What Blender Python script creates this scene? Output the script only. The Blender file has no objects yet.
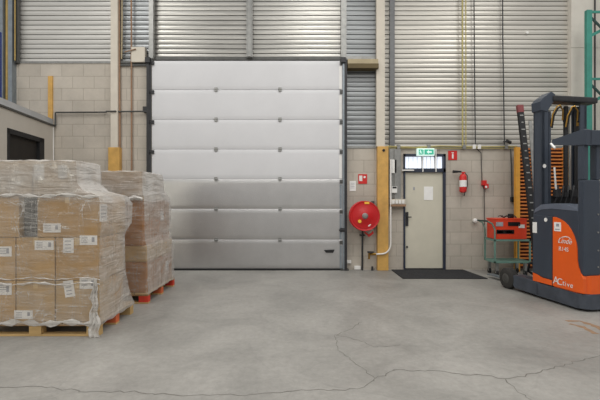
import bpy, bmesh, math, random
from mathutils import Vector, Matrix
random.seed(7)
C = bpy.context.scene.collection
F = 400.0; H = 1.55; D = 8.9
def PX(px, Y=D): return (px-300)*Y/F
def PZ(py, Y=D): return H+(200-py)*Y/F
def FL(px, py):
    Y = F*H/(py-200); return ((px-300)*Y/F, Y)

# ---------------------------------------------------------------- materials
def srgb(r, g, b):
    f = lambda c: (c/255/12.92) if c/255 <= .04045 else ((c/255+.055)/1.055)**2.4
    return (f(r), f(g), f(b), 1)
def mat(name, rgb, rough=.6, metal=0.0, var=.12, scale=6, bump=0.0, bscale=60, stretch=(1,1,1), rvar=0.0, spec=.5, dark=None):
    m = bpy.data.materials.new(name); m.use_nodes = True
    nt = m.node_tree; N = nt.nodes; L = nt.links
    p = N['Principled BSDF']
    tc = N.new('ShaderNodeTexCoord'); mp = N.new('ShaderNodeMapping'); mp.inputs['Scale'].default_value = stretch
    L.new(tc.outputs['Object'], mp.inputs[0])
    no = N.new('ShaderNodeTexNoise'); no.inputs['Scale'].default_value = scale; no.inputs['Detail'].default_value = 6
    no.inputs['Roughness'].default_value = .65
    L.new(mp.outputs[0], no.inputs['Vector'])
    cr = N.new('ShaderNodeValToRGB'); c = srgb(*rgb)
    lo = srgb(*dark) if dark else tuple(max(0, x*(1-var*1.6)) for x in c[:3])+(1,)
    hi = tuple(min(1, x*(1+var)) for x in c[:3])+(1,)
    cr.color_ramp.elements[0].position = .3; cr.color_ramp.elements[1].position = .68
    cr.color_ramp.elements[0].color = lo; cr.color_ramp.elements[1].color = hi
    L.new(no.outputs['Fac'], cr.inputs[0]); L.new(cr.outputs[0], p.inputs['Base Color'])
    p.inputs['Roughness'].default_value = rough; p.inputs['Metallic'].default_value = metal
    p.inputs['Specular IOR Level'].default_value = spec
    if rvar:
        mr = N.new('ShaderNodeMapRange'); mr.inputs['To Min'].default_value = rough-rvar; mr.inputs['To Max'].default_value = rough+rvar
        L.new(no.outputs['Fac'], mr.inputs[0]); L.new(mr.outputs[0], p.inputs['Roughness'])
    if bump:
        n2 = N.new('ShaderNodeTexNoise'); n2.inputs['Scale'].default_value = bscale; n2.inputs['Detail'].default_value = 3
        L.new(mp.outputs[0], n2.inputs['Vector'])
        b = N.new('ShaderNodeBump'); b.inputs['Strength'].default_value = bump; b.inputs['Distance'].default_value = .01
        L.new(n2.outputs['Fac'], b.inputs['Height']); L.new(b.outputs[0], p.inputs['Normal'])
    return m
def emis(name, rgb, s):
    m = bpy.data.materials.new(name); m.use_nodes = True
    p = m.node_tree.nodes['Principled BSDF']; p.inputs['Base Color'].default_value = srgb(*rgb)
    p.inputs['Emission Color'].default_value = srgb(*rgb); p.inputs['Emission Strength'].default_value = s
    return m
def block_mat():
    m = bpy.data.materials.new('grey_block'); m.use_nodes = True
    nt = m.node_tree; N = nt.nodes; L = nt.links; p = N['Principled BSDF']
    tc = N.new('ShaderNodeTexCoord'); sx = N.new('ShaderNodeSeparateXYZ'); L.new(tc.outputs['Object'], sx.inputs[0])
    ax = N.new('ShaderNodeMath'); ax.operation = 'ADD'; L.new(sx.outputs['X'], ax.inputs[0]); L.new(sx.outputs['Y'], ax.inputs[1])
    az = N.new('ShaderNodeMath'); az.operation = 'ADD'; L.new(sx.outputs['Z'], az.inputs[0]); az.inputs[1].default_value = -.035+.2667*4
    cb = N.new('ShaderNodeCombineXYZ'); L.new(ax.outputs[0], cb.inputs[0]); L.new(az.outputs[0], cb.inputs[1])
    br = N.new('ShaderNodeTexBrick'); br.inputs['Scale'].default_value = 1
    br.inputs['Brick Width'].default_value = .48; br.inputs['Row Height'].default_value = .2667
    br.inputs['Mortar Size'].default_value = .008; br.inputs['Mortar Smooth'].default_value = .6; br.offset = .5
    br.inputs['Color1'].default_value = srgb(188, 180, 168); br.inputs['Color2'].default_value = srgb(182, 174, 162)
    br.inputs['Mortar'].default_value = srgb(160, 152, 140)
    L.new(cb.outputs[0], br.inputs['Vector'])
    no = N.new('ShaderNodeTexNoise'); no.inputs['Scale'].default_value = 1.7; no.inputs['Detail'].default_value = 8; no.inputs['Roughness'].default_value = .7
    L.new(tc.outputs['Object'], no.inputs['Vector'])
    mr = N.new('ShaderNodeMapRange'); mr.inputs['From Min'].default_value = .3; mr.inputs['From Max'].default_value = .7
    mr.inputs['To Min'].default_value = .86; mr.inputs['To Max'].default_value = 1.1
    L.new(no.outputs['Fac'], mr.inputs[0])
    mx = N.new('ShaderNodeMix'); mx.data_type = 'RGBA'; mx.blend_type = 'MULTIPLY'; mx.inputs[0].default_value = 1
    L.new(br.outputs['Color'], mx.inputs[6]); L.new(mr.outputs[0], mx.inputs[7]); L.new(mx.outputs[2], p.inputs['Base Color'])
    p.inputs['Roughness'].default_value = .9
    n2 = N.new('ShaderNodeTexNoise'); n2.inputs['Scale'].default_value = 45; L.new(tc.outputs['Object'], n2.inputs['Vector'])
    b2 = N.new('ShaderNodeBump'); b2.inputs['Strength'].default_value = .25; b2.inputs['Distance'].default_value = .01
    L.new(n2.outputs['Fac'], b2.inputs['Height'])
    b = N.new('ShaderNodeBump'); b.inputs['Strength'].default_value = .3; b.inputs['Distance'].default_value = .008; b.invert = True
    L.new(br.outputs['Fac'], b.inputs['Height']); L.new(b2.outputs[0], b.inputs['Normal']); L.new(b.outputs[0], p.inputs['Normal'])
    return m
def floor_mat():
    m = bpy.data.materials.new('concrete'); m.use_nodes = True
    nt = m.node_tree; N = nt.nodes; L = nt.links; p = N['Principled BSDF']
    tc = N.new('ShaderNodeTexCoord')
    a = N.new('ShaderNodeTexNoise'); a.inputs['Scale'].default_value = .9; a.inputs['Detail'].default_value = 10; a.inputs['Roughness'].default_value = .68
    a.inputs['Distortion'].default_value = .6
    L.new(tc.outputs['Object'], a.inputs['Vector'])
    cr = N.new('ShaderNodeValToRGB'); e = cr.color_ramp.elements
    e[0].position = .3; e[0].color = srgb(128, 126, 121); e[1].position = .7; e[1].color = srgb(160, 157, 151)
    L.new(a.outputs['Fac'], cr.inputs[0])
    f = N.new('ShaderNodeTexNoise'); f.inputs['Scale'].default_value = 14; f.inputs['Detail'].default_value = 8; f.inputs['Roughness'].default_value = .75
    L.new(tc.outputs['Object'], f.inputs['Vector'])
    mr = N.new('ShaderNodeMapRange'); mr.inputs['From Min'].default_value = .3; mr.inputs['From Max'].default_value = .7
    mr.inputs['To Min'].default_value = .84; mr.inputs['To Max'].default_value = 1.1; L.new(f.outputs['Fac'], mr.inputs[0])
    # hairline crazing
    mp = N.new('ShaderNodeMix'); mp.data_type = 'VECTOR'; mp.inputs[0].default_value = .16
    nn = N.new('ShaderNodeTexNoise'); nn.inputs['Scale'].default_value = 2.5; nn.inputs['Detail'].default_value = 5
    L.new(tc.outputs['Object'], nn.inputs['Vector'])
    L.new(tc.outputs['Object'], mp.inputs[4]); L.new(nn.outputs['Color'], mp.inputs[5])
    v = N.new('ShaderNodeTexVoronoi'); v.feature = 'DISTANCE_TO_EDGE'; v.inputs['Scale'].default_value = 1.0
    L.new(mp.outputs[1], v.inputs['Vector'])
    vr = N.new('ShaderNodeMapRange'); vr.inputs['From Max'].default_value = .012; vr.inputs['To Min'].default_value = .94; vr.inputs['To Max'].default_value = 1
    L.new(v.outputs['Distance'], vr.inputs[0])
    m1 = N.new('ShaderNodeMix'); m1.data_type = 'RGBA'; m1.blend_type = 'MULTIPLY'; m1.inputs[0].default_value = 1
    m2 = N.new('ShaderNodeMix'); m2.data_type = 'RGBA'; m2.blend_type = 'MULTIPLY'; m2.inputs[0].default_value = 1
    L.new(cr.outputs[0], m1.inputs[6]); L.new(mr.outputs[0], m1.inputs[7])
    L.new(m1.outputs[2], m2.inputs[6]); L.new(vr.outputs[0], m2.inputs[7]); L.new(m2.outputs[2], p.inputs['Base Color'])
    rr = N.new('ShaderNodeMapRange'); rr.inputs['To Min'].default_value = .42; rr.inputs['To Max'].default_value = .68
    L.new(a.outputs['Fac'], rr.inputs[0]); L.new(rr.outputs[0], p.inputs['Roughness'])
    b = N.new('ShaderNodeBump'); b.inputs['Strength'].default_value = .12; b.inputs['Distance'].default_value = .01
    L.new(f.outputs['Fac'], b.inputs['Height']); L.new(b.outputs[0], p.inputs['Normal'])
    return m
def film_mat(base=.2, edge=.5, hazy=True):
    m = bpy.data.materials.new('shrink_film'); m.use_nodes = True
    nt = m.node_tree; N = nt.nodes; L = nt.links
    out = N['Material Output']; p = N['Principled BSDF']
    p.inputs['Base Color'].default_value = srgb(200, 196, 190); p.inputs['Roughness'].default_value = .22
    p.inputs['Specular IOR Level'].default_value = .9
    tr = N.new('ShaderNodeBsdfTransparent'); tr.inputs[0].default_value = (.985, .975, .965, 1)
    tc = N.new('ShaderNodeTexCoord')
    def noise(sc, scale, dist=0, det=4):
        mp = N.new('ShaderNodeMapping'); mp.inputs['Scale'].default_value = sc; mp.inputs['Rotation'].default_value = (.08, .12, 0)
        L.new(tc.outputs['Object'], mp.inputs[0])
        n = N.new('ShaderNodeTexNoise'); n.inputs['Scale'].default_value = scale; n.inputs['Detail'].default_value = det
        n.inputs['Distortion'].default_value = dist
        L.new(mp.outputs[0], n.inputs['Vector']); return n.outputs['Fac']
    def mth(op, a, b=None, clamp=False):
        q = N.new('ShaderNodeMath'); q.operation = op; q.use_clamp = clamp
        for k, v in enumerate((a, b)):
            if v is None: continue
            if isinstance(v, (int, float)): q.inputs[k].default_value = v
            else: L.new(v, q.inputs[k])
        return q.outputs[0]
    def rng(x, a, b, c, d):
        q = N.new('ShaderNodeMapRange'); q.inputs['From Min'].default_value = a; q.inputs['From Max'].default_value = b
        q.inputs['To Min'].default_value = c; q.inputs['To Max'].default_value = d; L.new(x, q.inputs[0]); return q.outputs[0]
    cloud = noise((1, 1, 2.2), 2.6, .6)
    s1 = noise((.8, .8, 7), 2.2, .9, 3); s2 = noise((3.2, 3.2, .8), 1.8, .8, 3)
    c1 = rng(mth('ABSOLUTE', mth('SUBTRACT', s1, .5)), 0, .012, 1, 0)
    c2 = rng(mth('ABSOLUTE', mth('SUBTRACT', s2, .52)), 0, .008, 1, 0)
    crease = mth('MULTIPLY', mth('MAXIMUM', c1, c2), rng(cloud, .38, .6, 0, .55))
    a = mth('ADD', rng(cloud, .32, .68, base*.4, base*1.7), crease)
    lw = N.new('ShaderNodeLayerWeight'); lw.inputs['Blend'].default_value = .5
    a = mth('ADD', a, rng(lw.outputs['Facing'], .14, .55, 0, edge))
    if hazy:
        sp = N.new('ShaderNodeSeparateXYZ'); L.new(tc.outputs['Object'], sp.inputs[0])
        a = mth('ADD', a, rng(sp.outputs['Z'], 1.42, 1.55, 0, .34))
    a = mth('MINIMUM', a, .92)
    hgt = mth('ADD', mth('ADD', s1, mth('MULTIPLY', s2, .8)), mth('MULTIPLY', cloud, .8))
    b = N.new('ShaderNodeBump'); b.inputs['Strength'].default_value = .7; b.inputs['Distance'].default_value = .035
    L.new(hgt, b.inputs['Height']); L.new(b.outputs[0], p.inputs['Normal'])
    mx = N.new('ShaderNodeMixShader'); L.new(a, mx.inputs[0]); L.new(tr.outputs[0], mx.inputs[1]); L.new(p.outputs[0], mx.inputs[2])
    L.new(mx.outputs[0], out.inputs['Surface'])
    return m
def clad_mat(name, rgb, rough, metal, var):
    m = mat(name, rgb, rough, metal, var, 1.3, stretch=(.3, 1, 2))
    nt = m.node_tree; N = nt.nodes; L = nt.links; p = N['Principled BSDF']
    tc = N.new('ShaderNodeTexCoord'); sp = N.new('ShaderNodeSeparateXYZ'); L.new(tc.outputs['Object'], sp.inputs[0])
    q = N.new('ShaderNodeMath'); q.operation = 'MULTIPLY'; q.inputs[1].default_value = 1/.1065; L.new(sp.outputs['Z'], q.inputs[0])
    f = N.new('ShaderNodeMath'); f.operation = 'FLOOR'; L.new(q.outputs[0], f.inputs[0])
    wn = N.new('ShaderNodeTexWhiteNoise'); wn.noise_dimensions = '1D'; L.new(f.outputs[0], wn.inputs['W'])
    mr = N.new('ShaderNodeMapRange'); mr.inputs['To Min'].default_value = .82; mr.inputs['To Max'].default_value = 1.05; L.new(wn.outputs['Value'], mr.inputs[0])
    src = p.inputs['Base Color'].links[0].from_socket
    mx = N.new('ShaderNodeMix'); mx.data_type = 'RGBA'; mx.blend_type = 'MULTIPLY'; mx.inputs[0].default_value = 1
    L.new(src, mx.inputs[6]); L.new(mr.outputs[0], mx.inputs[7])
    # groove shade painted into the colour (local Y depth of the profile)
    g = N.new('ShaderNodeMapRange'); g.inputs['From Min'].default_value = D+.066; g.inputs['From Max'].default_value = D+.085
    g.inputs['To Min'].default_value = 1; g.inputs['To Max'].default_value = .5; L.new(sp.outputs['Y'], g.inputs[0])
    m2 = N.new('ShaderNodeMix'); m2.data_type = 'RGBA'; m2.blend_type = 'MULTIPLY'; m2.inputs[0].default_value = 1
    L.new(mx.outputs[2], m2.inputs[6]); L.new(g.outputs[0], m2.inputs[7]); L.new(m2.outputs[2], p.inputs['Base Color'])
    return m

M = {}
M['block'] = block_mat(); M['concrete'] = floor_mat(); M['film'] = film_mat(.17, .36); M['film_thick'] = film_mat(.85, .3, False)
M['crack'] = mat('crack', (116, 112, 106), .9, var=.15, scale=20)
M['scuff'] = mat('scuff', (146, 118, 92), .8, var=.15, scale=20)
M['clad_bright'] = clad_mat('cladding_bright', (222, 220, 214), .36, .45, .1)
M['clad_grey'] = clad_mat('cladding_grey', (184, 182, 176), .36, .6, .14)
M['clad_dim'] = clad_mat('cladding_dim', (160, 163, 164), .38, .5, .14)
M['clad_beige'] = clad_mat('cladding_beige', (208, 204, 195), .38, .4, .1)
M['galv'] = mat('galvanised', (150, 150, 147), .45, .6, .14, 9)
M['galv_dark'] = mat('galvanised_dark', (88, 88, 86), .5, .5, .15, 9)
M['galv_blue'] = mat('galvanised_blue', (142, 150, 156), .42, .6, .1, 9)
M['cream'] = mat('cream_paint', (204, 196, 182), .6, 0, .05, 3)
M['panel'] = mat('precast_panel', (205, 200, 190), .75, 0, .05, 2)
M['yellow'] = mat('ochre_paint', (204, 160, 86), .55, 0, .12, 5)
M['yellow_old'] = mat('old_ochre', (176, 148, 84), .6, 0, .15, 7)
M['olive'] = mat('olive_pipe', (178, 166, 108), .5, .2, .12, 7)
M['pipe_brown'] = mat('brown_pipe', (150, 118, 92), .6, .1, .18, 6)
M['beam'] = mat('beam_paint', (168, 154, 124), .6, 0, .1, 5)
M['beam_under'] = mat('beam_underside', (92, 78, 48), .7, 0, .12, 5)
M['black'] = mat('black_rubber', (28, 28, 30), .7, 0, .15, 10)
M['mat_rubber'] = mat('mat_rubber', (36, 37, 40), .95, 0, .25, 30, .5, 120)
M['dark'] = mat('dark_steel', (52, 52, 54), .5, .3, .15, 10)
M['door_white'] = mat('door_white', (208, 208, 210), .45, 0, .03, 1, .05, 90)
M['door_alu'] = mat('stucco_aluminium', (190, 189, 188), .34, .75, .05, 2, .3, 55)
M['white'] = mat('white_plastic', (228, 226, 222), .5, 0, .04, 8)
M['paper'] = mat('white_paper', (238, 237, 234), .7, 0, .03, 10)
M['print'] = mat('grey_print', (158, 160, 166), .7, 0, .1, 10)
M['leaf'] = mat('door_cream', (204, 199, 182), .5, 0, .04, 2)
M['frame_blue'] = mat('frame_blue', (44, 50, 66), .5, 0, .1, 5)
M['red'] = mat('red_paint', (190, 22, 26), .32, 0, .06, 6)
M['red_sign'] = mat('red_sign', (204, 40, 36), .45, 0, .03, 6)
M['sign_teal'] = emis('exit_green', (62, 176, 146), .35)
M['sign_white'] = emis('exit_white', (215, 240, 232), .5)
M['glass'] = emis('daylit_glass', (226, 234, 248), 1.0)
M['card'] = mat('cardboard', (186, 151, 98), .8, 0, .07, 4, .1, 60, stretch=(1, 1, .3))
M['card_b'] = mat('cardboard_b', (180, 145, 94), .8, 0, .07, 4, .1, 60, stretch=(1, 1, .3))
M['card_c'] = mat('cardboard_pale', (186, 156, 110), .8, 0, .07, 4, .1, 60, stretch=(1, 1, .3))
M['card_d'] = mat('cardboard_deep', (164, 114, 66), .8, 0, .08, 4, .1, 60, stretch=(1, 1, .3))
M['tape'] = mat('packing_tape', (206, 178, 130), .3, 0, .04, 8)
M['bag'] = mat('black_sheet', (22, 21, 21), .4, 0, .3, 12, .6, 25)
M['wood'] = mat('pallet_wood', (190, 158, 106), .8, 0, .14, 5, .1, 80, stretch=(.3, 3, 3))
M['wood_dark'] = mat('pallet_wood_dark', (150, 118, 78), .85, 0, .16, 5)
M['pred'] = mat('pallet_red', (202, 58, 38), .7, 0, .12, 8)
M['porange'] = mat('pallet_orange', (208, 104, 60), .7, 0, .12, 8)
M['truck'] = mat('truck_grey', (58, 66, 78), .36, .05, .06, 4)
M['truck_light'] = mat('truck_hood', (98, 106, 120), .36, .05, .05, 4)
M['chassis'] = mat('truck_chassis', (70, 76, 86), .45, .1, .2, 5)
M['orange'] = mat('truck_orange', (236, 96, 24), .34, 0, .04, 3)
M['tyre'] = mat('tyre', (50, 48, 46), .85, 0, .2, 12)
M['slat'] = mat('orange_slat', (206, 122, 54), .6, 0, .12, 8)
M['slat_back'] = mat('rack_dark', (82, 34, 18), .8, 0, .2, 8)
M['slat_post'] = mat('amber_post', (222, 160, 60), .5, 0, .08, 6)
M['teal'] = mat('rack_teal', (62, 138, 124), .5, .1, .1, 6)
M['teal_dark'] = mat('rack_teal_dark', (34, 62, 58), .5, .1, .1, 6)
M['cart'] = mat('cart_green', (110, 146, 134), .5, .1, .1, 6)
M['box_red'] = mat('bin_red', (224, 66, 34), .42, 0, .07, 6)
M['navy'] = mat('navy_paint', (28, 50, 120), .45, 0, .1, 6)
M['office'] = mat('office_panel', (190, 184, 174), .65, 0, .04, 2)
M['office_cap'] = mat('office_cap', (186, 188, 190), .45, .3, .05, 3)
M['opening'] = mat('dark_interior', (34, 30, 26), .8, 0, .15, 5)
M['brass'] = mat('brass', (162, 124, 58), .35, .8, .1, 8)
M['duct_grey'] = mat('duct_grey', (112, 113, 114), .5, .3, .1, 8)
M['tip_red'] = mat('tip_red', (126, 60, 62), .6, 0, .2, 20)
M['mark_yellow'] = mat('mark_yellow', (244, 190, 60), .5, 0, .04, 8)

# ---------------------------------------------------------------- mesh helpers
class MB:
    def __init__(s): s.bm = bmesh.new()
    def box(s, x0, x1, y0, y1, z0, z1, bev=0):
        r = bmesh.ops.create_cube(s.bm, size=1)
        for v in r['verts']:
            v.co = Vector(((x0+x1)/2+v.co.x*(x1-x0), (y0+y1)/2+v.co.y*(y1-y0), (z0+z1)/2+v.co.z*(z1-z0)))
        if bev:
            ed = list({e for v in r['verts'] for e in v.link_edges})
            bmesh.ops.bevel(s.bm, geom=ed, offset=bev, segments=2, affect='EDGES', profile=.6)
        return s
    def cyl(s, a, b, r, seg=12, r2=None):
        a = Vector(a); b = Vector(b); d = b-a
        q = d.to_track_quat('Z', 'Y').to_matrix().to_4x4()
        bmesh.ops.create_cone(s.bm, cap_ends=True, segments=seg, radius1=r, radius2=r if r2 is None else r2, depth=d.length,
                              matrix=Matrix.Translation((a+b)/2) @ q)
        return s
    def tube(s, pts, r, seg=8):
        pts = [Vector(p) for p in pts]; rings = []
        for i, p in enumerate(pts):
            t = (pts[min(i+1, len(pts)-1)]-pts[max(i-1, 0)]).normalized()
            q = t.to_track_quat('Z', 'Y').to_matrix()
            if i and abs(t.z) < .999 and False: pass
            rings.append([s.bm.verts.new(p+q @ Vector((r*math.cos(2*math.pi*k/seg), r*math.sin(2*math.pi*k/seg), 0))) for k in range(seg)])
        for a, b in zip(rings, rings[1:]):
            # match rotation
            best = min(range(seg), key=lambda o: sum((a[k].co-b[(k+o) % seg].co).length for k in range(seg)))
            bb = [b[(k+best) % seg] for k in range(seg)]
            for k in range(seg):
                s.bm.faces.new((a[k], a[(k+1) % seg], bb[(k+1) % seg], bb[k]))
            b[:] = bb
        s.bm.faces.new(rings[0][::-1]); s.bm.faces.new(rings[-1])
        return s
    def bar(s, a, b, w, d, up=(0, 1, 0)):
        # box-section bar from a to b, w across, d along 'up'
        a = Vector(a); b = Vector(b); t = (b-a).normalized(); u = Vector(up); u = (u-t*u.dot(t)).normalized(); v = t.cross(u)
        vs = [[s.bm.verts.new(p+v*(w/2*i)+u*(d/2*j)) for i, j in ((-1, -1), (1, -1), (1, 1), (-1, 1))] for p in (a, b)]
        for k in range(4): s.bm.faces.new((vs[0][k], vs[0][(k+1) % 4], vs[1][(k+1) % 4], vs[1][k]))
        s.bm.faces.new(vs[0][::-1]); s.bm.faces.new(vs[1]); return s
    def prism(s, pts, axis, a, b, bev=0):
        # pts: 2D polygon; axis 'x': (y,z) extruded in x a..b ; 'y': (x,z) ; 'z': (x,y)
        def mk(p, t): return {'x': (t, p[0], p[1]), 'y': (p[0], t, p[1]), 'z': (p[0], p[1], t)}[axis]
        A = [s.bm.verts.new(mk(p, a)) for p in pts]; B = [s.bm.verts.new(mk(p, b)) for p in pts]; n = len(pts)
        fs = [s.bm.faces.new(A[::-1]), s.bm.faces.new(B)]
        for k in range(n): fs.append(s.bm.faces.new((A[k], A[(k+1) % n], B[(k+1) % n], B[k])))
        if bev:
            ed = list(set(fs[0].edges) | set(fs[1].edges))
            bmesh.ops.bevel(s.bm, geom=ed, offset=bev, segments=2, affect='EDGES', profile=.6)
        return s
    def lathe(s, prof, origin, axis='y', seg=40):
        o = Vector(origin); rings = []
        for r, h in prof:
            ring = []
            for k in range(seg):
                a = 2*math.pi*k/seg; c, d = r*math.cos(a), r*math.sin(a)
                ring.append(s.bm.verts.new(o+(Vector((c, h, d)) if axis == 'y' else Vector((h, c, d)) if axis == 'x' else Vector((c, d, h)))))
            rings.append(ring)
        for a, b in zip(rings, rings[1:]):
            for k in range(seg): s.bm.faces.new((a[k], a[(k+1) % seg], b[(k+1) % seg], b[k]))
        s.bm.faces.new(rings[0][::-1]); s.bm.faces.new(rings[-1]); return s
    def build(s, name, m, parent=None, smooth=False, **kw):
        bmesh.ops.recalc_face_normals(s.bm, faces=s.bm.faces)
        me = bpy.data.meshes.new(name); s.bm.to_mesh(me); s.bm.free()
        me.materials.append(M[m])
        if smooth:
            for f in me.polygons: f.use_smooth = True
            try: me.set_sharp_from_angle(angle=math.radians(38))
            except Exception: pass
        o = bpy.data.objects.new(name, me); C.objects.link(o)
        if parent: o.parent = parent
        tag(o, **kw); return o
def tag(o, label=None, cat=None, group=None, kind=None):
    if label: o['label'] = label
    if cat: o['category'] = cat
    if group: o['group'] = group
    if kind: o['kind'] = kind
    return o
def empty(name, loc, label, cat, group=None, rz=0, kind=None):
    o = bpy.data.objects.new(name, None); C.objects.link(o); o.location = loc; o.rotation_euler = (0, 0, rz)
    tag(o, label, cat, group, kind); return o
class Off:
    """thing whose parts are authored in world coordinates"""
def rebase(root):
    for ch in root.children: ch.location = ch.location - root.location if ch.parent == root else ch.location
def thing(name, loc, label, cat, group=None, kind=None):
    # parts are built in world coordinates, then shifted by finish()
    o = empty(name, loc, label, cat, group, 0, kind); return o
def finish(root):
    inv = Vector(root.location)
    for ch in root.children:
        if ch.type == 'MESH': ch.data.transform(Matrix.Translation(-inv)) if not ch.data.get('done') else None
        for g in ch.children:
            if g.type == 'MESH': g.data.transform(Matrix.Translation(-inv))
            else: g.location = Vector(g.location)-inv
        if ch.type != 'MESH': ch.location = Vector(ch.location)-inv
    return root
def text(body, name, m, parent, loc, rot, size, shear=0, ext=.001, align='CENTER'):
    cu = bpy.data.curves.new(name, 'FONT'); cu.body = body; cu.size = size; cu.extrude = ext; cu.shear = shear
    cu.align_x = align; cu.align_y = 'CENTER'; cu.materials.append(M[m])
    tmp = bpy.data.objects.new(name, cu); me = bpy.data.meshes.new_from_object(tmp); me.materials.clear(); me.materials.append(M[m])
    bpy.data.objects.remove(tmp)
    o = bpy.data.objects.new(name, me); C.objects.link(o); o.parent = parent; o.location = loc
    o.rotation_euler = rot; return o
FRONT = (math.pi/2, 0, 0)
S = 'structure'

# ---------------------------------------------------------------- setting
MB().box(-9, 11, -4, 9.6, -.1, 0).build('floor', 'concrete', kind=S, label='worn grey concrete warehouse floor with hairline cracks', cat='floor')
floor = bpy.data.objects['floor']
def strip(pts, w, name, m, z=.0015, jit=.02):
    mb = MB(); P = []
    for (a, b) in zip(pts, pts[1:]):
        a = Vector(a); b = Vector(b); n = max(2, int((b-a).length/.05))
        for i in range(n): P.append(a.lerp(b, i/n)+Vector((random.uniform(-jit, jit), random.uniform(-jit, jit))))
    P.append(Vector(pts[-1])); prev = None
    for i, p in enumerate(P):
        t = (P[min(i+1, len(P)-1)]-P[max(i-1, 0)]).normalized(); nrm = Vector((-t.y, t.x))
        ww = w*random.uniform(.4, 1.2)*.5
        q = (mb.bm.verts.new((*(p+nrm*ww), z)), mb.bm.verts.new((*(p-nrm*ww), z)))
        if prev: mb.bm.faces.new((prev[0], q[0], q[1], prev[1]))
        prev = q
    return mb.build(name, m, floor)
for ln, w in (([(80, 391), (133, 392), (176, 395), (250, 395), (293, 391), (341, 390), (365, 388), (375, 379), (395, 370)], .007),
          ([(395, 370), (430, 371), (465, 374), (510, 379), (527, 375), (565, 365), (600, 355), (640, 352)], .007),
          ([(505, 379), (515, 389), (535, 402)], .005), ([(335, 335), (355, 339), (375, 347), (400, 345)], .006),
          ([(335, 335), (350, 330), (362, 322)], .006), ([(-20, 386), (40, 387), (80, 391)], .005),
          ([(375, 379), (360, 366), (340, 352), (335, 335)], .004)):
    strip([FL(*p) for p in ln], w*1.6, 'crack', 'crack')
for ln in ([(566, 321), (580, 321), (592, 325), (606, 332)], [(570, 324), (582, 327), (596, 334)]):
    strip([FL(*p) for p in ln], .09, 'scuff_mark', 'scuff', jit=.008)

zt = PZ(62); zr = PZ(147)
xl, xr = PX(151), PX(343.5)
dx0, dx1 = PX(403.3), PX(445.3); dz1 = PZ(154)
w = MB().box(-9, xl, D, D+.25, 0, zt).build('wall_left', 'block', kind=S, label='grey concrete block wall to the left of the roller door', cat='wall')
mb = MB().box(xr, dx0, D, D+.25, 0, zr).box(dx1, PX(572), D, D+.25, 0, zr).box(dx0, dx1, D, D+.25, dz1, zr)
mb.build('wall_right', 'block', kind=S, label='grey block wall around the cream door', cat='wall')
mb = MB().box(PX(569.5), 11, D-.06, D+.3, 0, PZ(49.5)).box(PX(569.5), 11, D-.06, D+.3, PZ(48.5), 8.2)
mb.box(PX(569.5), 11, D-.05, D+.3, PZ(49.6), PZ(48.4))
mb.build('wall_precast', 'panel', kind=S, label='off-white precast wall panels in the right corner', cat='wall')
def cladding(x0, x1, z0, z1, m, label, name, Y=D+.06):
    mb = MB(); pitch = .1065; pts = []
    z = z1
    prof = [(0, 0), (.010, -.030), (.022, -.030), (.032, 0), (.0665, .004)]
    prof = [(0, 0), (.005, .024), (.015, .024), (.021, 0), (.062, -.005)]
    k = math.floor((z1-z0)/pitch)+1
    zs = []
    for i in range(k):
        for dz, dy in prof:
            zz = z1-i*pitch-dz
            if zz > z0: zs.append((Y+dy, zz))
    zs.append((Y, z0))
    A = [mb.bm.verts.new((x0, y, z)) for y, z in zs]; B = [mb.bm.verts.new((x1, y, z)) for y, z in zs]
    for i in range(len(zs)-1): mb.bm.faces.new((A[i], B[i], B[i+1], A[i+1]))
    o = mb.build(name, m, kind=S, label=label, cat='wall'); return o
ZT = PZ(33)+.1065*32
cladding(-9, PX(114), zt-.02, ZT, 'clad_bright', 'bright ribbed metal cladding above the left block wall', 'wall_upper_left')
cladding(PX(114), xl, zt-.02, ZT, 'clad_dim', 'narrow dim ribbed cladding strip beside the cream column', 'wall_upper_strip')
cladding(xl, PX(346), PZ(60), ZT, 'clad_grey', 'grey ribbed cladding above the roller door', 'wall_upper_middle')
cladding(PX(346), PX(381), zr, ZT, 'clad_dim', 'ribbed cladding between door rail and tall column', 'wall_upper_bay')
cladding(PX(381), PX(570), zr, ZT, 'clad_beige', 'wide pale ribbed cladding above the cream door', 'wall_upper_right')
# capping at foot of the cladding
MB().box(PX(346), PX(570), D-.012, D+.1, zr-.03, zr+.02).build('trim_1', 'galv', kind=S, label='flat sill flashing under the right cladding', cat='trim')
MB().box(-9, xl, D-.01, D+.1, zt-.03, zt+.015).build('trim_2', 'galv', kind=S, label='flat sill flashing on top of the left block wall', cat='trim')
MB().box(xl, PX(346), D-.02, D+.1, PZ(60), PZ(57)).build('trim_3', 'galv_dark', kind=S, label='dark metal header above the roller door', cat='trim')

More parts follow.
